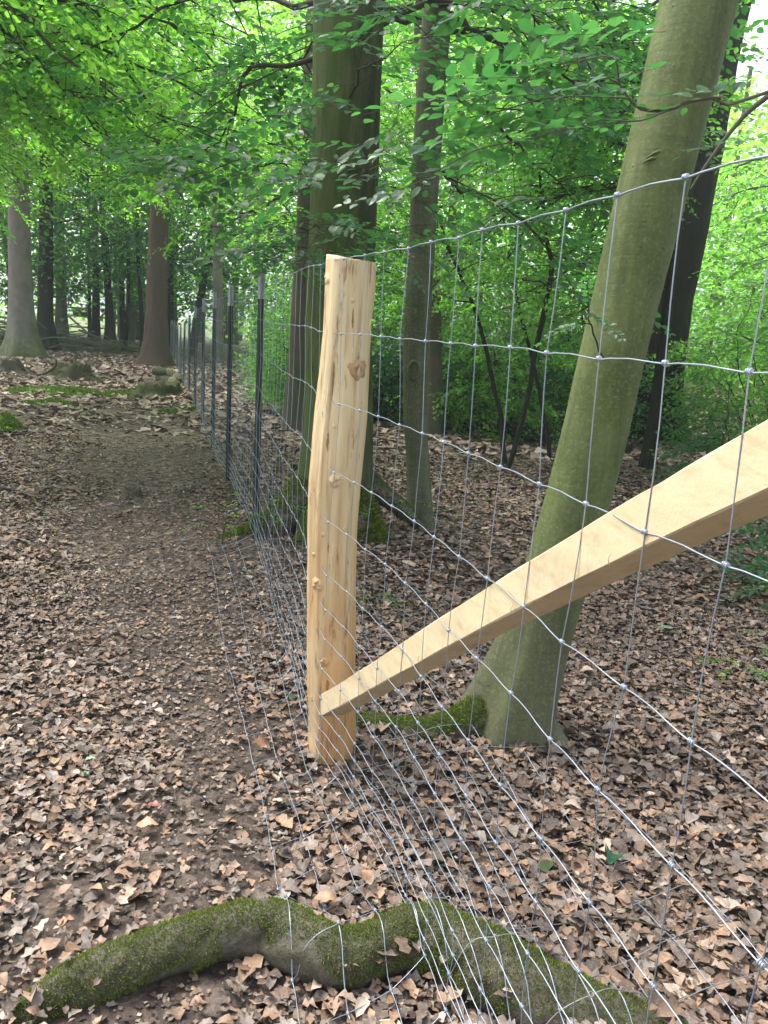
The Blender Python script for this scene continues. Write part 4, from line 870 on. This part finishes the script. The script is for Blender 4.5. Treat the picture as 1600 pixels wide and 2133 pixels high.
# cut logs by the fence
def log(label, p0, p1, r, seed):
    e = empty('cut_log', p0, label, 'log', 'split logs lying by the fence'); m = MB(); p0, p1 = np.array(p0), np.array(p1)
    tube(m, np.linspace(p0, p1, 8), r, 14, lambda P_, th, rr2: 1+.12*vnoise(np.stack([np.cos(th)[None]+0*P_[:, :1], np.sin(th)[None]+0*P_[:, :1], P_[:, :1]*2+0*th[None]], -1), seed)); m.obj('bark', M['rot'], e)
    for p, s in ((p0, -1), (p1, 1)):
        m = MB(); d = (p1-p0)/np.linalg.norm(p1-p0); tube(m, np.array([p+d*s*.0, p+d*s*.012]), np.array([r*.97, r*.93]), 14, cap=True)
        m.obj('cut_end', M['pale_cut'], e)
log('split log with pale cut face lying closest against the fence foot', (-4.75, 17.2, .12), (-4.35, 16.6, .10), .11, 1)
log('short dark log end behind the pale one at the fence foot', (-4.95, 18.4, .12), (-4.6, 17.9, .12), .09, 2)
log('pale log chunk stacked on the other one beside the fence', (-4.85, 17.1, .27), (-4.5, 16.9, .28), .08, 3)
# brushwood pile
def brush():
    e = empty('brushwood_pile', (-13, 31, 0), 'long pile of dry dead branches between the far trunks', 'brushwood'); r = np.random.default_rng(70); m = MB()
    for i in range(150):
        x = r.uniform(-15.5, -9.6); y = 30+r.normal(0, 1.0); h = 1.0*max(.1, 1-abs(x+12.8)/3.6); z = r.uniform(.05, h); a = r.normal(.0, .5); l = r.uniform(.8, 2.4)
        p = np.array([x, y, z]); d = np.array([math.cos(a), math.sin(a)*.6, r.normal(0, .16)])
        c = spline([p-d*l/2, p+r.normal(0, .12, 3), p+d*l/2], 6); c[:, 2] = np.maximum(c[:, 2], .03)
        tube(m, c, np.linspace(r.uniform(.02, .05), .01, 6), 5)
    tag(m.obj('dead_branches', M['grey_bark'], e), kind='stuff')
brush()
# fallen rotten log in the right background
def fallen():
    e = empty('fallen_log', (2.0, 11.0, 0), 'rotten dark fallen log lying in front of the undergrowth', 'log'); m = MB()
    c = spline([(1.2, 11.3, .20, .07), (1.6, 11.1, .17, .10), (2.1, 10.9, .13, .12), (2.6, 10.7, .09, .12), (3.1, 10.5, .05, .09)], 40)
    tube(m, c[:, :3], c[:, 3], 24, lambda P_, th, r: 1+.25*fbm(np.stack([P_[:, :1]*5+np.cos(th)[None], P_[:, 1:2]*5+np.sin(th)[None], 0*th[None]+P_[:, 2:3]], -1), 5, 3), cap=True); m.obj('wood', M['dark_bark'], e)
fallen()
# timber rack and rails in the far clearing
def far_timber():
    e = empty('timber_gate', (-18, 48, 0), 'pale timber gate with diagonal braces and dark red boards in the bright clearing', 'gate')
    def bar(name, a, b, w, mat):
        m = MB(); tube(m, np.array([a, b], float), w, 4, cap=True); m.obj(name, mat, e, smooth=False)
    for x in (-20.0, -18.7, -17.3, -16.2): bar('post', (x, 48, 0), (x, 48, 1.75), .09, M['timber'])
    for z in (.45, 1.05, 1.5): bar('rail', (-20, 47.9, z), (-16.2, 47.9, z), .05, M['timber'])
    bar('brace', (-19.0, 47.8, 1.5), (-17.4, 47.8, .2), .06, M['timber']); bar('brace', (-17.3, 47.8, .2), (-16.3, 47.8, 1.4), .06, M['timber'])
    bar('board', (-19.9, 47.75, 1.2), (-19.2, 47.75, 1.2), .22, M['dark_timber']); bar('board', (-18.1, 47.75, 1.3), (-17.2, 47.75, 1.3), .22, M['dark_timber'])
    e2 = empty('fence_post', (-14.8, 48, 0), 'distant new orange post with a slanting prop beside the clearing', 'fence post')
    m = MB(); tube(m, np.array([(-14.85, 48, -.1), (-14.8, 48, 1.5)]), .12, 10, cap=True); m.obj('post', M['peeled'], e2)
    m = MB(); tube(m, np.array([(-14.6, 48, .1), (-13.2, 48, .8)]), .06, 4, cap=True); m.obj('prop', M['sawn'], e2)
far_timber()

# ---------------------------------------------------------------- peeled wooden post
def peeled_post():
    e = empty('wooden_post', (-.13, 2.56, 0), 'thick slightly bent peeled wooden fence post with knots and orange stains', 'fence post')
    pts = [(-.128, 2.57, -.30, .079), (-.130, 2.57, -.053, .080), (-.134, 2.57, .106, .078), (-.146, 2.57, .278, .079), (-.160, 2.57, .608, .077), (-.163, 2.57, .846, .079), (-.157, 2.57, 1.03, .081), (-.148, 2.57, 1.223, .076), (-.144, 2.57, 1.367, .072), (-.141, 2.57, 1.48, .0725), (-.14, 2.57, 1.585, .0735)]
    c = spline(pts, 190); th = np.arange(96)*2*np.pi/96
    def disp(P, t, r):
        z = P[:, 2:3]
        fac = .030*np.sin(t[None]*5+1.3*np.sin(z*2.1))+.018*np.sin(t[None]*9+2*z)
        g = np.stack([np.cos(t)[None]*6+0*z, np.sin(t)[None]*6+0*z, z*1.1+0*t[None]], -1)
        rid = .035*vnoise(g, 3)+.018*vnoise(g*2.7, 5)
        lump = .05*fbm(np.stack([np.cos(t)[None]*1.5+0*z, np.sin(t)[None]*1.5+0*z, z*6+0*t[None]], -1), 8, 3)
        crk = -.05*np.exp(-((t[None]-4.35-.05*np.sin(z*5))/.03)**2)*np.clip((z-.75)*2, 0, 1)
        return 1+fac*.6+rid+lump*.7+crk
    mb = MB(); tube(mb, c[:, :3], c[:, 3], 96, disp)
    # cut top: slightly sloping end grain
    n = len(c); ring = np.concatenate(mb.v)[-96:]; ctr = ring.mean(0)
    mb.obj('shaft', M['peeled'], e)
    m = MB(); tilt = lambda p: p[:, 2]*0
    r0 = ring.copy(); r1 = ctr+(ring-ctr)*.985; r1[:, 2] = ring[:, 2]+.003+.012*(ctr[0]-ring[:, 0])/.075; r0[:, 2] -= .002; r2 = ctr+(ring-ctr)*.45; r2[:, 2] = r1[:, 2].mean()+.001
    V = np.vstack([r0, r1, r2, [r1.mean(0)+np.array([0, 0, .002])]]); j = np.arange(96); k = (j+1) % 96
    q = np.vstack([np.stack([j, k, 96+k, 96+j], 1), np.stack([96+j, 96+k, 192+k, 192+j], 1)]); t = np.stack([192+j, 192+k, np.full(96, 288)], 1)
    m.add(V, q, t); m.obj('sawn_top', M['sawn'], e)
    # knots: rim rings and stubs
    for kx, kz, s, hole in ((-.104, 1.268, .017, True), (-.152, .935, .015, False), (-.197, .596, .013, False), (-.163, .341, .009, False), (-.212, 1.53, .011, False), (-.09, 1.17, .007, False), (-.19, .45, .005, False), (-.118, .78, .005, False), (-.186, .76, .004, False), (-.135, .52, .005, False), (-.165, 1.10, .004, False), (-.175, 1.38, .005, False), (-.11, 1.02, .005, False), (-.20, .20, .006, False), (-.128, 1.47, .004, False), (-.215, .69, .004, False)):
        cx = np.interp(kz, c[:, 2], c[:, 0]); rad = np.interp(kz, c[:, 2], c[:, 3]); dx = np.clip(kx-cx, -rad*.97, rad*.97); ny = -math.sqrt(rad**2-dx**2)
        nv = np.array([dx, ny, 0])/rad; base = np.array([cx, 2.57, kz])+nv*rad*.99
        m = MB()
        prof = [(-.006, 1.9), (.000, 1.5), (.003, 1.2), (.006, .98), (.007, .75)]+([(.004, .52), (-.006, .42), (-.016, .1)] if hole else [(.0065, .4), (.007, .02)])
        a = np.arange(18)*2*np.pi/18; u = np.cross(nv, [0, 0, 1.]); V = []
        for (o, f) in prof:
            w_ = 1+.38*vnoise(np.stack([np.cos(a)*2, np.sin(a)*2, 0*a+kz*9+o*30], 1), 4)
            V.append(base+nv*(o*s/.015*(1+.9*vnoise(np.stack([np.cos(a)*3+f*2, np.sin(a)*3, 0*a+kz*5], 1), 7))[:, None])+(np.cos(a)*w_*f*s)[:, None]*u+(np.sin(a)*w_*f*s*1.15)[:, None]*np.array([0, 0, 1.]))
        i = np.arange(len(prof)-1)[:, None]; j = np.arange(18)[None]; k = (j+1) % 18
        m.add(np.concatenate(V), np.stack([i*18+j, i*18+k, (i+1)*18+k, (i+1)*18+j], -1).reshape(-1, 4)); m.obj('branch_knot', M['knotwood'] if hole else M['peeled'], e)
    for k_, (kx, kz, w_, l_) in enumerate(((-.168, .70, .006, .035), (-.118, 1.10, .004, .05), (-.182, 1.05, .004, .03), (-.15, .25, .007, .03), (-.10, .42, .005, .045), (-.19, .33, .005, .03), (-.125, 1.42, .004, .03), (-.165, .52, .004, .025), (-.175, 1.24, .003, .05))):
        cx = np.interp(kz, c[:, 2], c[:, 0]); rad = np.interp(kz, c[:, 2], c[:, 3])*.975; u = np.linspace(-1, 1, 9); V = []
        for t_ in u:
            for q_ in (-1, -.4, .4, 1):
                wv_ = w_*math.sqrt(max(.02, 1-t_*t_))*(1+.5*float(vnoise(np.array([[t_*4, q_, k_*3.]]), 3)[0])); dx = np.clip(kx+q_*wv_-cx, -rad*.98, rad*.98)
                V.append((cx+dx*1.012, 2.57-math.sqrt(rad**2-dx**2)*(1.02 if abs(q_) < .9 else .985), kz+t_*l_))
        q4 = [(a*4+b, a*4+b+1, a*4+b+5, a*4+b+4) for a in range(8) for b in range(3)]; m = MB(); m.add(V, q4); m.obj('bark_scrap', M['bast'], e)
    # loose splinters
    m = MB()
    for (x, z, l) in ((-.070, 1.42, .05), (-.118, 1.33, .03), (-.20, .9, .03), (-.10, .66, .03), (-.215, .30, .05)):
        tube(m, spline([(x, 2.49, z), (x-.004, 2.482, z-.5*l), (x+.006, 2.474, z-l)], 6), np.linspace(.0018, .0006, 6), 4)
    tag(m.obj('splinter', M['sawn'], e), kind='stuff')
peeled_post()

# ---------------------------------------------------------------- sawn beam
def beam():
    e = empty('brace_beam', (.1, 1.8, 0), 'pale sawn timber beam rising from the foot of the peeled post to the right edge', 'beam')
    top = [(2.62, .150), (2.325, .353), (1.725, .763), (1.25, 1.066), (.95, 1.250), (.796, 1.342), (.30, 1.640)]   # (y, z) of upper front edge
    c = spline([(FO[0]+(2.139-y)*.2828, y, z) for y, z in top], 70)
    c[:, :2] += FN*(-.072*np.clip((c[:, 1]-1.5)/1.1, 0, 1)**2)[:, None]
    off = .012; thick = .075; hgt = .066
    for _ in range(30): c[1:-1] = (c[:-2]+2*c[1:-1]+c[2:])/4
    F2 = np.array([FN[0], FN[1], 0]); V = []; n = len(c); T = np.gradient(c, axis=0); T /= np.linalg.norm(T, axis=1, keepdims=True)
    up = np.cross(np.cross(T, [0, 0, 1.]), T); up /= np.linalg.norm(up, axis=1, keepdims=True)
    b = .0022
    prof = [(off, -b), (off+b, 0), (off+thick-b, 0), (off+thick, -b), (off+thick, -hgt+b), (off+thick-b, -hgt), (off+b, -hgt), (off, -hgt+b)]
    r = np.random.default_rng(2)
    for k, (a, h) in enumerate(prof):
        jit = .0012*vnoise(np.stack([np.arange(n)*.37, 0*c[:, 0]+k*3.3, 0*c[:, 0]], 1), 6)
        V.append(c+F2*a+up*(h+jit)[:, None])
    V = np.stack(V, 1)
    # plumb cut at the lower end
    V[0, :, :2] = V[0, 2, :2]-F2[:2]*(off+b)+F2[:2]*np.array([p[0] for p in prof])[:, None]
    s = len(prof); i = np.arange(n-1)[:, None]; j = np.arange(s)[None]; k = (j+1) % s
    q = np.stack([i*s+j, (i+1)*s+j, (i+1)*s+k, i*s+k], -1).reshape(-1, 4)
    V = V.reshape(-1, 3); V = np.vstack([V, V[:s].mean(0), V[-s:].mean(0)]); a = n*s
    t = [(a, jj, (jj+1) % s) for jj in range(s)]+[(a+1, (n-1)*s+(jj+1) % s, (n-1)*s+jj) for jj in range(s)]
    m = MB(); m.add(V, q, t); m.obj('timber', M['sawn'], e, smooth=False)
    m = MB()
    for yy in (1.72, 1.3, 2.0, 1.05):
        P = c[np.argmin(abs(c[:, 1]-yy))]+F2*.008+np.array([0, 0, -.064])
        tube(m, spline([P, P+np.array([-.003, -.004, -.006]), P+np.array([.001, -.002, -.016])], 6), np.linspace(.0012, .0005, 6), 4)
    tag(m.obj('splinter', M['sawn'], e), kind='stuff')
    # the upper post it leans against, just outside the view
    e = empty('wooden_post', (.56, .22, 0), 'peeled strainer post holding the upper end of the beam', 'fence post')
    m = MB(); tube(m, spline([(.56, .22, -.2, ), (.56, .22, .8), (.56, .22, 1.72)], 40), .078, 32, lambda P_, th, r: 1+.04*fbm(np.stack([np.cos(th)[None]*3+0*P_[:, :1], np.sin(th)[None]*3+0*P_[:, :1], P_[:, 2:3]+0*th[None]], -1), 4, 2), cap=True); m.obj('shaft', M['peeled'], e)
beam()

# ---------------------------------------------------------------- wire fence
HT = np.array([1.580, 1.3755, 1.1734, .972, .821, .655, .545, .450, .350, .250, .200, .150, .105, .065])   # heights of line wires
ROWOFF = np.array([.008, .008, .013, .007, -.001]+[0]*9)
KMIN, KMAX = -228, 12
def fence_point(s, h, o=0.):
    """s metres towards the viewer from the fence origin"""
    s = np.asarray(s, float)
    far = -s; x = FO[0]+FD[0]*s; y = FO[1]+FD[1]*s
    g = np.where(far > .6, gz(x, y), 0)
    topf = np.interp(far, [0, 8, 10.5, 12.5, 17, 25, 40], [1, .98, .93, .86, .72, .72, .78])
    gg = np.interp(far, [0, 2.8, 5, 8, 12, 16, 20], [0, .05, .06, .05, .03, 0, 0])
    bow = .012*np.sin(s*1.1)+.008*np.sin(s*2.7+1)+.25*np.clip((far-9)/16, 0, 1)**2*0
    bow = bow*np.clip((far-.5)/2, 0, 1)+np.interp(far, [-.30, .10, .33, .55, 1.2, 2.7], [0, -.03, -.068, -.070, -.045, 0])
    return np.stack([x+FN[0]*(o+bow), y+FN[1]*(o+bow), g*(1-h/1.6*.75)+h*topf], -1)
def build_fence():
    e = empty('wire_fence', (FO[0], FO[1], 0), 'tall galvanised knotted wire mesh fence running from the near right edge far into the wood', 'fence')
    r = np.random.default_rng(12); ks = np.arange(KMIN, KMAX+1); S_ = ks*.15
    nr = len(HT)
    G = np.empty((len(ks), nr+3, 3))
    jx = r.normal(0, .0035, (len(ks), nr+3)); jn = r.normal(0, .002, (len(ks), nr+3))
    for i in range(nr):
        P = fence_point(S_+jx[:, i], HT[i]+r.normal(0, .0015, len(ks)), ROWOFF[i])
        G[:, i] = P+np.array([FN[0], FN[1], 0])*jn[:, i:i+1]
    # apron folded out on the ground to the left
    for q, (o, z) in enumerate(((-.095, .030), (-.185, .018), (-.275, .016))):
        s = S_+.035*(q+1)+jx[:, nr+q]; wob = .012*np.sin(s*3+q)
        x = FO[0]+FD[0]*s+FN[0]*(o+wob); y = FO[1]+FD[1]*s+FN[1]*(o+wob)
        zz = np.maximum(gz(x, y)+z+.012, root_top(x, y)+.024); G[:, nr+q] = np.stack([x, y, zz], 1)
    for i in range(nr-4, nr): # lower rows ride over the root
        rt = root_top(G[:, i, 0], G[:, i, 1]); G[:, i, 2] = np.maximum(G[:, i, 2], rt+.024+(nr-1-i)*.004)
    rows = G.shape[1]
    kk = np.arange(len(ks))
    for i in range(rows):
        rad = .0014 if i == 0 else .00105
        k0 = 0 if i < nr else int(np.argmin(abs(S_+2.8)))
        P = G[k0:, i]; n = len(P); nf = int(np.sum(-S_[k0:] > 5)); u = np.concatenate([np.arange(0, nf, 1.), np.arange(nf, n-1+1e-6, 1/6)])
        C = np.stack([np.interp(u, np.arange(n), P[:, j_]) for j_ in range(3)], 1); ph = u % 1
        kink = np.where(ph < .12, -.3, np.where(ph < .5, .2+ph*1.2, .8-(ph-.5)*2.4))*.0030
        depth = np.clip(1, 0, 1); C[:, 2] += kink*(1 if i < nr else .6)
        C[:, :2] += FN*(.0012*np.sin(u*2*np.pi))[:, None]
        if i >= nr-3: C[:, 2] = np.maximum(C[:, 2], root_top(C[:, 0], C[:, 1])+.020)
        m = MB(); tube(m, C, np.where(C[:, 1] > 5, rad*1.35, rad), 5); m.obj('line_wire', M['wire'], e)
    for a in range(len(ks)):
        far = -S_[a]
        hi = rows if far < 2.85 else nr
        P = G[a, :hi]
        if far < 12:
            Q = []
            for i in range(hi-1):
                for f in (0, .33, .66): Q.append(P[i]*(1-f)+P[i+1]*f+np.array([FD[0], FD[1], 0])*(.004*math.sin(f*math.pi)*math.sin(a*1.7+i*2.1)))
            Q.append(P[-1]); P = np.array(Q)
            if -.5 < far < 1.2 or far < 1.2: P = np.stack([np.interp(np.linspace(0, len(P)-1, len(P)*3), np.arange(len(P)), P[:, j_]) for j_ in range(3)], 1); P[:, 2] = np.maximum(P[:, 2], root_top(P[:, 0], P[:, 1])+.019)
        m = MB(); tube(m, P, .00085 if far < 2.5 else .00125, 5 if far < 4 else 3); m.obj('stay_wire', M['wire'], e)
    # knots: a short wrapped coil
    m = MB(); t = np.linspace(0, 1, 22); a = t*2*np.pi*2.6
    coil = np.stack([(t-.5)*.0075, np.cos(a)*.0030, np.sin(a)*.0030], 1); tube(m, coil, .0011, 5)
    V0 = np.array([(-.0042, -.0032, 0), (-.0042, 0, .0032), (-.0042, .0032, 0), (-.0042, 0, -.0032)]); V1 = V0+np.array([.0084, 0, 0])
    m.add(np.vstack([V0, V1]), [(0, 1, 5, 4), (1, 2, 6, 5), (2, 3, 7, 6), (3, 0, 4, 7), (0, 3, 2, 1), (4, 5, 6, 7)])
    kmesh = m.mesh('wire_knot', M['wire'])
    cams = np.array([0, 0, CAMZ]); cand = []
    for ai in range(len(ks)):
        for i in range(rows):
            if i >= nr and -S_[ai] > 2.8: continue
            P = G[ai, i]
            d = np.linalg.norm(P-cams)
            if d < 11 and P[1] > .45: cand.append((d, ai, i))
    cand.sort(); ang = math.atan2(FD[1], FD[0])
    for d, ai, i in cand[:290]:
        o = link('wire_knot', kmesh, e, tuple(G[ai, i]-np.array(e.location))); o.rotation_euler = (0, 0, ang)
    mb = MB(); ca, sa = math.cos(ang), math.sin(ang)
    Rz = np.array([[ca, -sa, 0], [sa, ca, 0], [0, 0, 1]]); rest = cand[290:]
    V = np.vstack([V0, V1])*1.1; Q = np.array([(0, 1, 5, 4), (1, 2, 6, 5), (2, 3, 7, 6), (3, 0, 4, 7), (0, 3, 2, 1), (4, 5, 6, 7)])
    inst(mb, V, Q, np.repeat(Rz[None], len(rest), 0), np.array([G[ai, i] for _, ai, i in rest]), np.ones(len(rest)))
    tag(mb.obj('wire_knots', M['wire'], e), kind='stuff')
    return G
build_fence()
def right_apron():
    e = empty('wire_mesh_sheet', (.3, 1.9, 0), 'loose dull wire mesh sheet lying flat on the leaves right of the fence foot', 'wire mesh')
    r = np.random.default_rng(15); offs = [.03, .075, .12, .165, .215, .275, .35, .46, .60, .78]; ks = np.arange(-13, 9); S_ = ks*.15+.02
    G = np.empty((len(ks), len(offs), 3))
    for q, o in enumerate(offs):
        s = S_+.05*math.sin(o*4)+r.normal(0, .005, len(ks)); oo = o+.02*np.sin(s*2.3+q*.3)+r.normal(0, .003, len(ks))
        x = FO[0]+FD[0]*s+FN[0]*oo; y = FO[1]+FD[1]*s+FN[1]*oo
        G[:, q] = np.stack([x, y, np.maximum(gz(x, y)+.042+.018*np.sin(s*4+o*7), root_top(x, y)+.026)], 1)
    for q in range(len(offs)):
        n = len(ks); C = spline(G[:, q], (n-1)*6+1); C[:, 2] += .0025*np.sin(np.linspace(0, n-1, len(C))*2*np.pi)
        C[:, 2] = np.maximum(C[:, 2], root_top(C[:, 0], C[:, 1])+.020)
        m = MB(); tube(m, C, .0012, 5); m.obj('line_wire', M['wire'], e)
    for a in range(len(ks)):
        C = spline(G[a], 40); C[:, 2] = np.maximum(C[:, 2], root_top(C[:, 0], C[:, 1])+.020)
        m = MB(); tube(m, C, .0011, 5); m.obj('stay_wire', M['old_wire'], e)
    m = MB(); t = np.linspace(0, 2*np.pi*.92, 16); tube(m, np.stack([np.cos(t)*.0048, np.sin(t)*.0048, .001*t], 1), .0011, 5); rm = m.mesh('wire_ring', M['old_wire'])
    for a in range(len(ks)):
        for q in range(len(offs)):
            p = G[a, q]
            if p[1] < 1.2: continue
            o = link('wire_ring', rm, e, tuple(p-np.array(e.location)+np.array([.002, 0, .001]))); o.rotation_euler = (r.normal(0, .4), r.normal(0, .4), r.uniform(0, 6))
right_apron()

# ---------------------------------------------------------------- steel posts
def steel_post(s, h, label, first=None):
    x, y = FO+FD*s+FN*.018; z = float(gz(x, y))
    zt = float(fence_point(s, 1.60)[2])+.06
    e = empty('steel_post', (x, y, z), label, 'fence post', 'steel posts carrying the mesh'); e.rotation_euler = (0, 0, math.atan2(FD[1], FD[0])-.35)
    H = zt-z
    def Tsec(z0, z1, k=1.):
        m = MB(); P = [(-.019, -.004), (.019, -.004), (.019, .001), (.003, .001), (.003, .032), (-.003, .032), (-.003, .001), (-.019, .001)]; P = np.array(P)*k; n = 8
        V = np.vstack([np.c_[P[:, 1], P[:, 0], np.full(8, z0)], np.c_[P[:, 1], P[:, 0], np.full(8, z1)]]); j = np.arange(8); kx = (j+1) % 8
        m.add(V, np.vstack([np.stack([j, kx, 8+kx, 8+j], 1), [(8, 9, 10, 11), (12, 13, 14, 11), (8, 11, 14, 15)]])); return m
    m = Tsec(-.3, H-.16)
    for i in range(int((H-.25)/.055)):
        zz = .08+i*.055; m.add(np.array([(-.010, -.006, 0), (-.010, .006, 0), (-.010, .006, .016), (-.010, -.006, .016), (-.002, -.006, -.002), (-.002, .006, -.002), (-.002, .006, .018), (-.002, -.006, .018)])+np.array([0, 0, zz]), [(0, 1, 2, 3), (0, 4, 5, 1), (1, 5, 6, 2), (2, 6, 7, 3), (3, 7, 4, 0)])
    o = link('post_shaft', m.mesh('post_shaft', M['post_green'], False), None); o.parent = e
    m = Tsec(H-.16, H, 1.06); o = link('post_top', m.mesh('post_top', M['post_zinc'], False), None); o.parent = e
LBL = ['nearest slim black steel post with a zinc tip, left of the peeled post', 'second black steel post with zinc tip along the fence', 'third black steel post along the fence, thinner in view', 'fourth black steel post along the fence', 'fifth steel post where the fence top starts to dip',
       'sixth steel post on the dipping stretch of fence', 'seventh steel post on the dipping stretch of fence', 'eighth steel post in the bundle of far wires', 'ninth steel post in the bundle of far wires', 'tenth steel post near the far end of the fence', 'eleventh steel post near the far end of the fence', 'last steel post visible at the far end of the fence']
for lab, s in zip(LBL, (2.82, 4.84, 6.75, 8.7, 10.9, 13.2, 15.8, 18.5, 21.5, 25, 29, 33.5)): steel_post(-s, 1.6, lab)

# ---------------------------------------------------------------- thin haze volume added as a milky veil over the distance
def haze():
    m, n = newmat('haze'); o = n.nodes.new('ShaderNodeOutputMaterial'); v = n.nodes.new('ShaderNodeVolumePrincipled')
    v.inputs['Color'].default_value = (.80, .92, .88, 1); v.inputs['Density'].default_value = .0020; v.inputs['Anisotropy'].default_value = .2
    n.links.new(v.outputs[0], o.inputs['Volume'])
    V = np.array([(x, y, z) for z in (-6, 22) for y in (-440, 445) for x in (-440, 440)], float)
    mb = MB(); mb.add(V, [(0, 2, 3, 1), (4, 5, 7, 6), (0, 1, 5, 4), (2, 6, 7, 3), (0, 4, 6, 2), (1, 3, 7, 5)])
    tag(mb.obj('haze', m, smooth=False), kind='stuff')
haze()

# ---------------------------------------------------------------- single leaves and sticks one can point at
def single_leaf(name, label, x, y, size, col, kind='beech', yaw=0, tx=0, ty=0, zo=.035, cat='leaf', tr=None):
    if isinstance(col, str): mat = M[col]
    else:
        g = NG('leaf_'+name); c = g.coord(); nn = g.noise(c, 60, 4, .6); g.bsdf(g.mix(nn, col, tuple(a*.65 for a in col)), .5, .4, 0, g.bump(nn, .3, .002)); mat = g.m
    r = np.random.default_rng(int(abs(x*1000+y*77))); V, Q = dead_leaf(kind, 9, r); z = max(float(gz(x, y)), float(root_top(x, y)))+zo
    Rm = rotmats(np.array([yaw]), np.array([tx]), np.array([ty]))[0]; m = MB(); m.add(V@Rm.T*size, Q)
    tag(m.obj(name, mat, None, True, (x, y, z)), label, cat)
single_leaf('green_leaf', 'dark green lobed leaf lying on brown leaves right of the fence', .66, 1.97, .075, (.015, .075, .03), 'oak', 1.2, .2, .3, .055)
single_leaf('green_leaf', 'pale bluish green leaf on the ground right of the leaning beech', 1.42, 3.83, .10, (.16, .27, .16), 'beech', .2, .1, -.2, .05)
single_leaf('green_leaf', 'small mint green leaf on the bare soil of the path', -.855, 2.31, .035, (.25, .42, .26), 'maple', .5, 0, 0, .03)
single_leaf('green_leaf', 'tiny green leaf next to the mint green one', -.845, 2.24, .026, (.12, .28, .14), 'beech', 2, 0, 0, .03)
single_leaf('red_leaf', 'single reddish pink leaf on the bare path soil', -.60, 2.11, .04, (.22, .075, .065), 'maple', .3, 0, 0, .03)
single_leaf('dead_leaf', 'clean tan leaf lying on the dark soil in the lower left', -.60, 2.03, .06, (.42, .26, .16), 'beech', .2, 0, .1, .03)
single_leaf('dead_leaf', 'large bright orange brown leaf lying in the notch of the mossy root', -.085, 1.76, .06, (.30, .19, .11), 'beech', .1, 0, .2, .05)
single_leaf('dead_leaf', 'upturned rusty leaf lying at the left of the post foot', -.36, 2.50, .065, (.24, .12, .07), 'oak', .8, .3, .5, .045)
single_leaf('green_leaf', 'green leaf under the low end of the beam', -.29, 2.77, .055, (.06, .16, .07), 'beech', 1.4, .5, .2, .06)
single_leaf('green_cone', 'small green cone lying on the leaves right of the fence', .48, 1.93, .045, (.12, .17, .06), 'beech', .1, 0, 1.2, .05, 'cone')
for k, (a, b, lab) in enumerate((((1.35, 2.35), (1.75, 2.28), 'bark covered stick at the right edge among the leaves'), ((.55, 1.78), (.85, 1.60), 'thin twig lying across the leaves near the lower right'), ((-.42, 1.95), (-.30, 2.12), 'thin curved twig on the soil left of the mesh'), ((.9, 3.1), (1.5, 3.0), 'thin brown twig on the leaves behind the beam'), ((-.05, 2.15), (.12, 2.22), 'short twig between the fence and the post'))):
    m_ = ((a[0]+b[0])/2, (a[1]+b[1])/2+.02); stick('stick', lab, [(a[0], a[1], float(gz(*a))+.035), (m_[0], m_[1], float(gz(*m_))+.055), (b[0], b[1], float(gz(*b))+.04)], .012 if k == 0 else .003, mat='light_twig' if k == 0 else 'twig')
# seedlings
def seedling(x, y, h, label, seed, sc=.5):
    e = empty('seedling', (x, y, float(gz(x, y))), label, 'seedling'); cr = Crown(seed); z = float(gz(x, y))
    for i in range(5):
        a = i*1.3; tip = np.array([x+math.cos(a)*h*.5, y+math.sin(a)*h*.5, z+h*cr.r.uniform(.6, 1)]); tube(cr.tubes, spline([(x, y, z), ((x+tip[0])/2, (y+tip[1])/2, z+h*.6), tip], 5), .0015, 3)
        cr.spray(tip, (math.cos(a), math.sin(a), -.1), sc*.6)
    cr.finish(e, SP_NEAR, M['beech_leaf'], M['twig'])
seedling(.05, 5.1, .28, 'ivy like seedling between the thick trunk and the slim trunk', 501, .6)
seedling(1.85, 3.6, .12, 'small green seedling below the beam near the right edge', 502)
seedling(1.55, 3.35, .10, 'low green seedling right of the leaning beech foot', 503)
seedling(.0, 3.9, .10, 'tiny seedling between the post and the slim trunk foot', 504)
seedling(2.25, 4.2, .25, 'taller seedling at the right edge beneath the beam', 505, .7)
seedling(-4.05, 8.6, .10, 'little green sprout beside the mossy mound', 506)

seedling(-.72, 4.85, .30, 'ivy tuft growing on the left root of the thick mossy rooted tree', 507, .6)
seedling(-.95, 4.75, .22, 'low ivy leaves at the tip of the left mossy root', 508, .6)
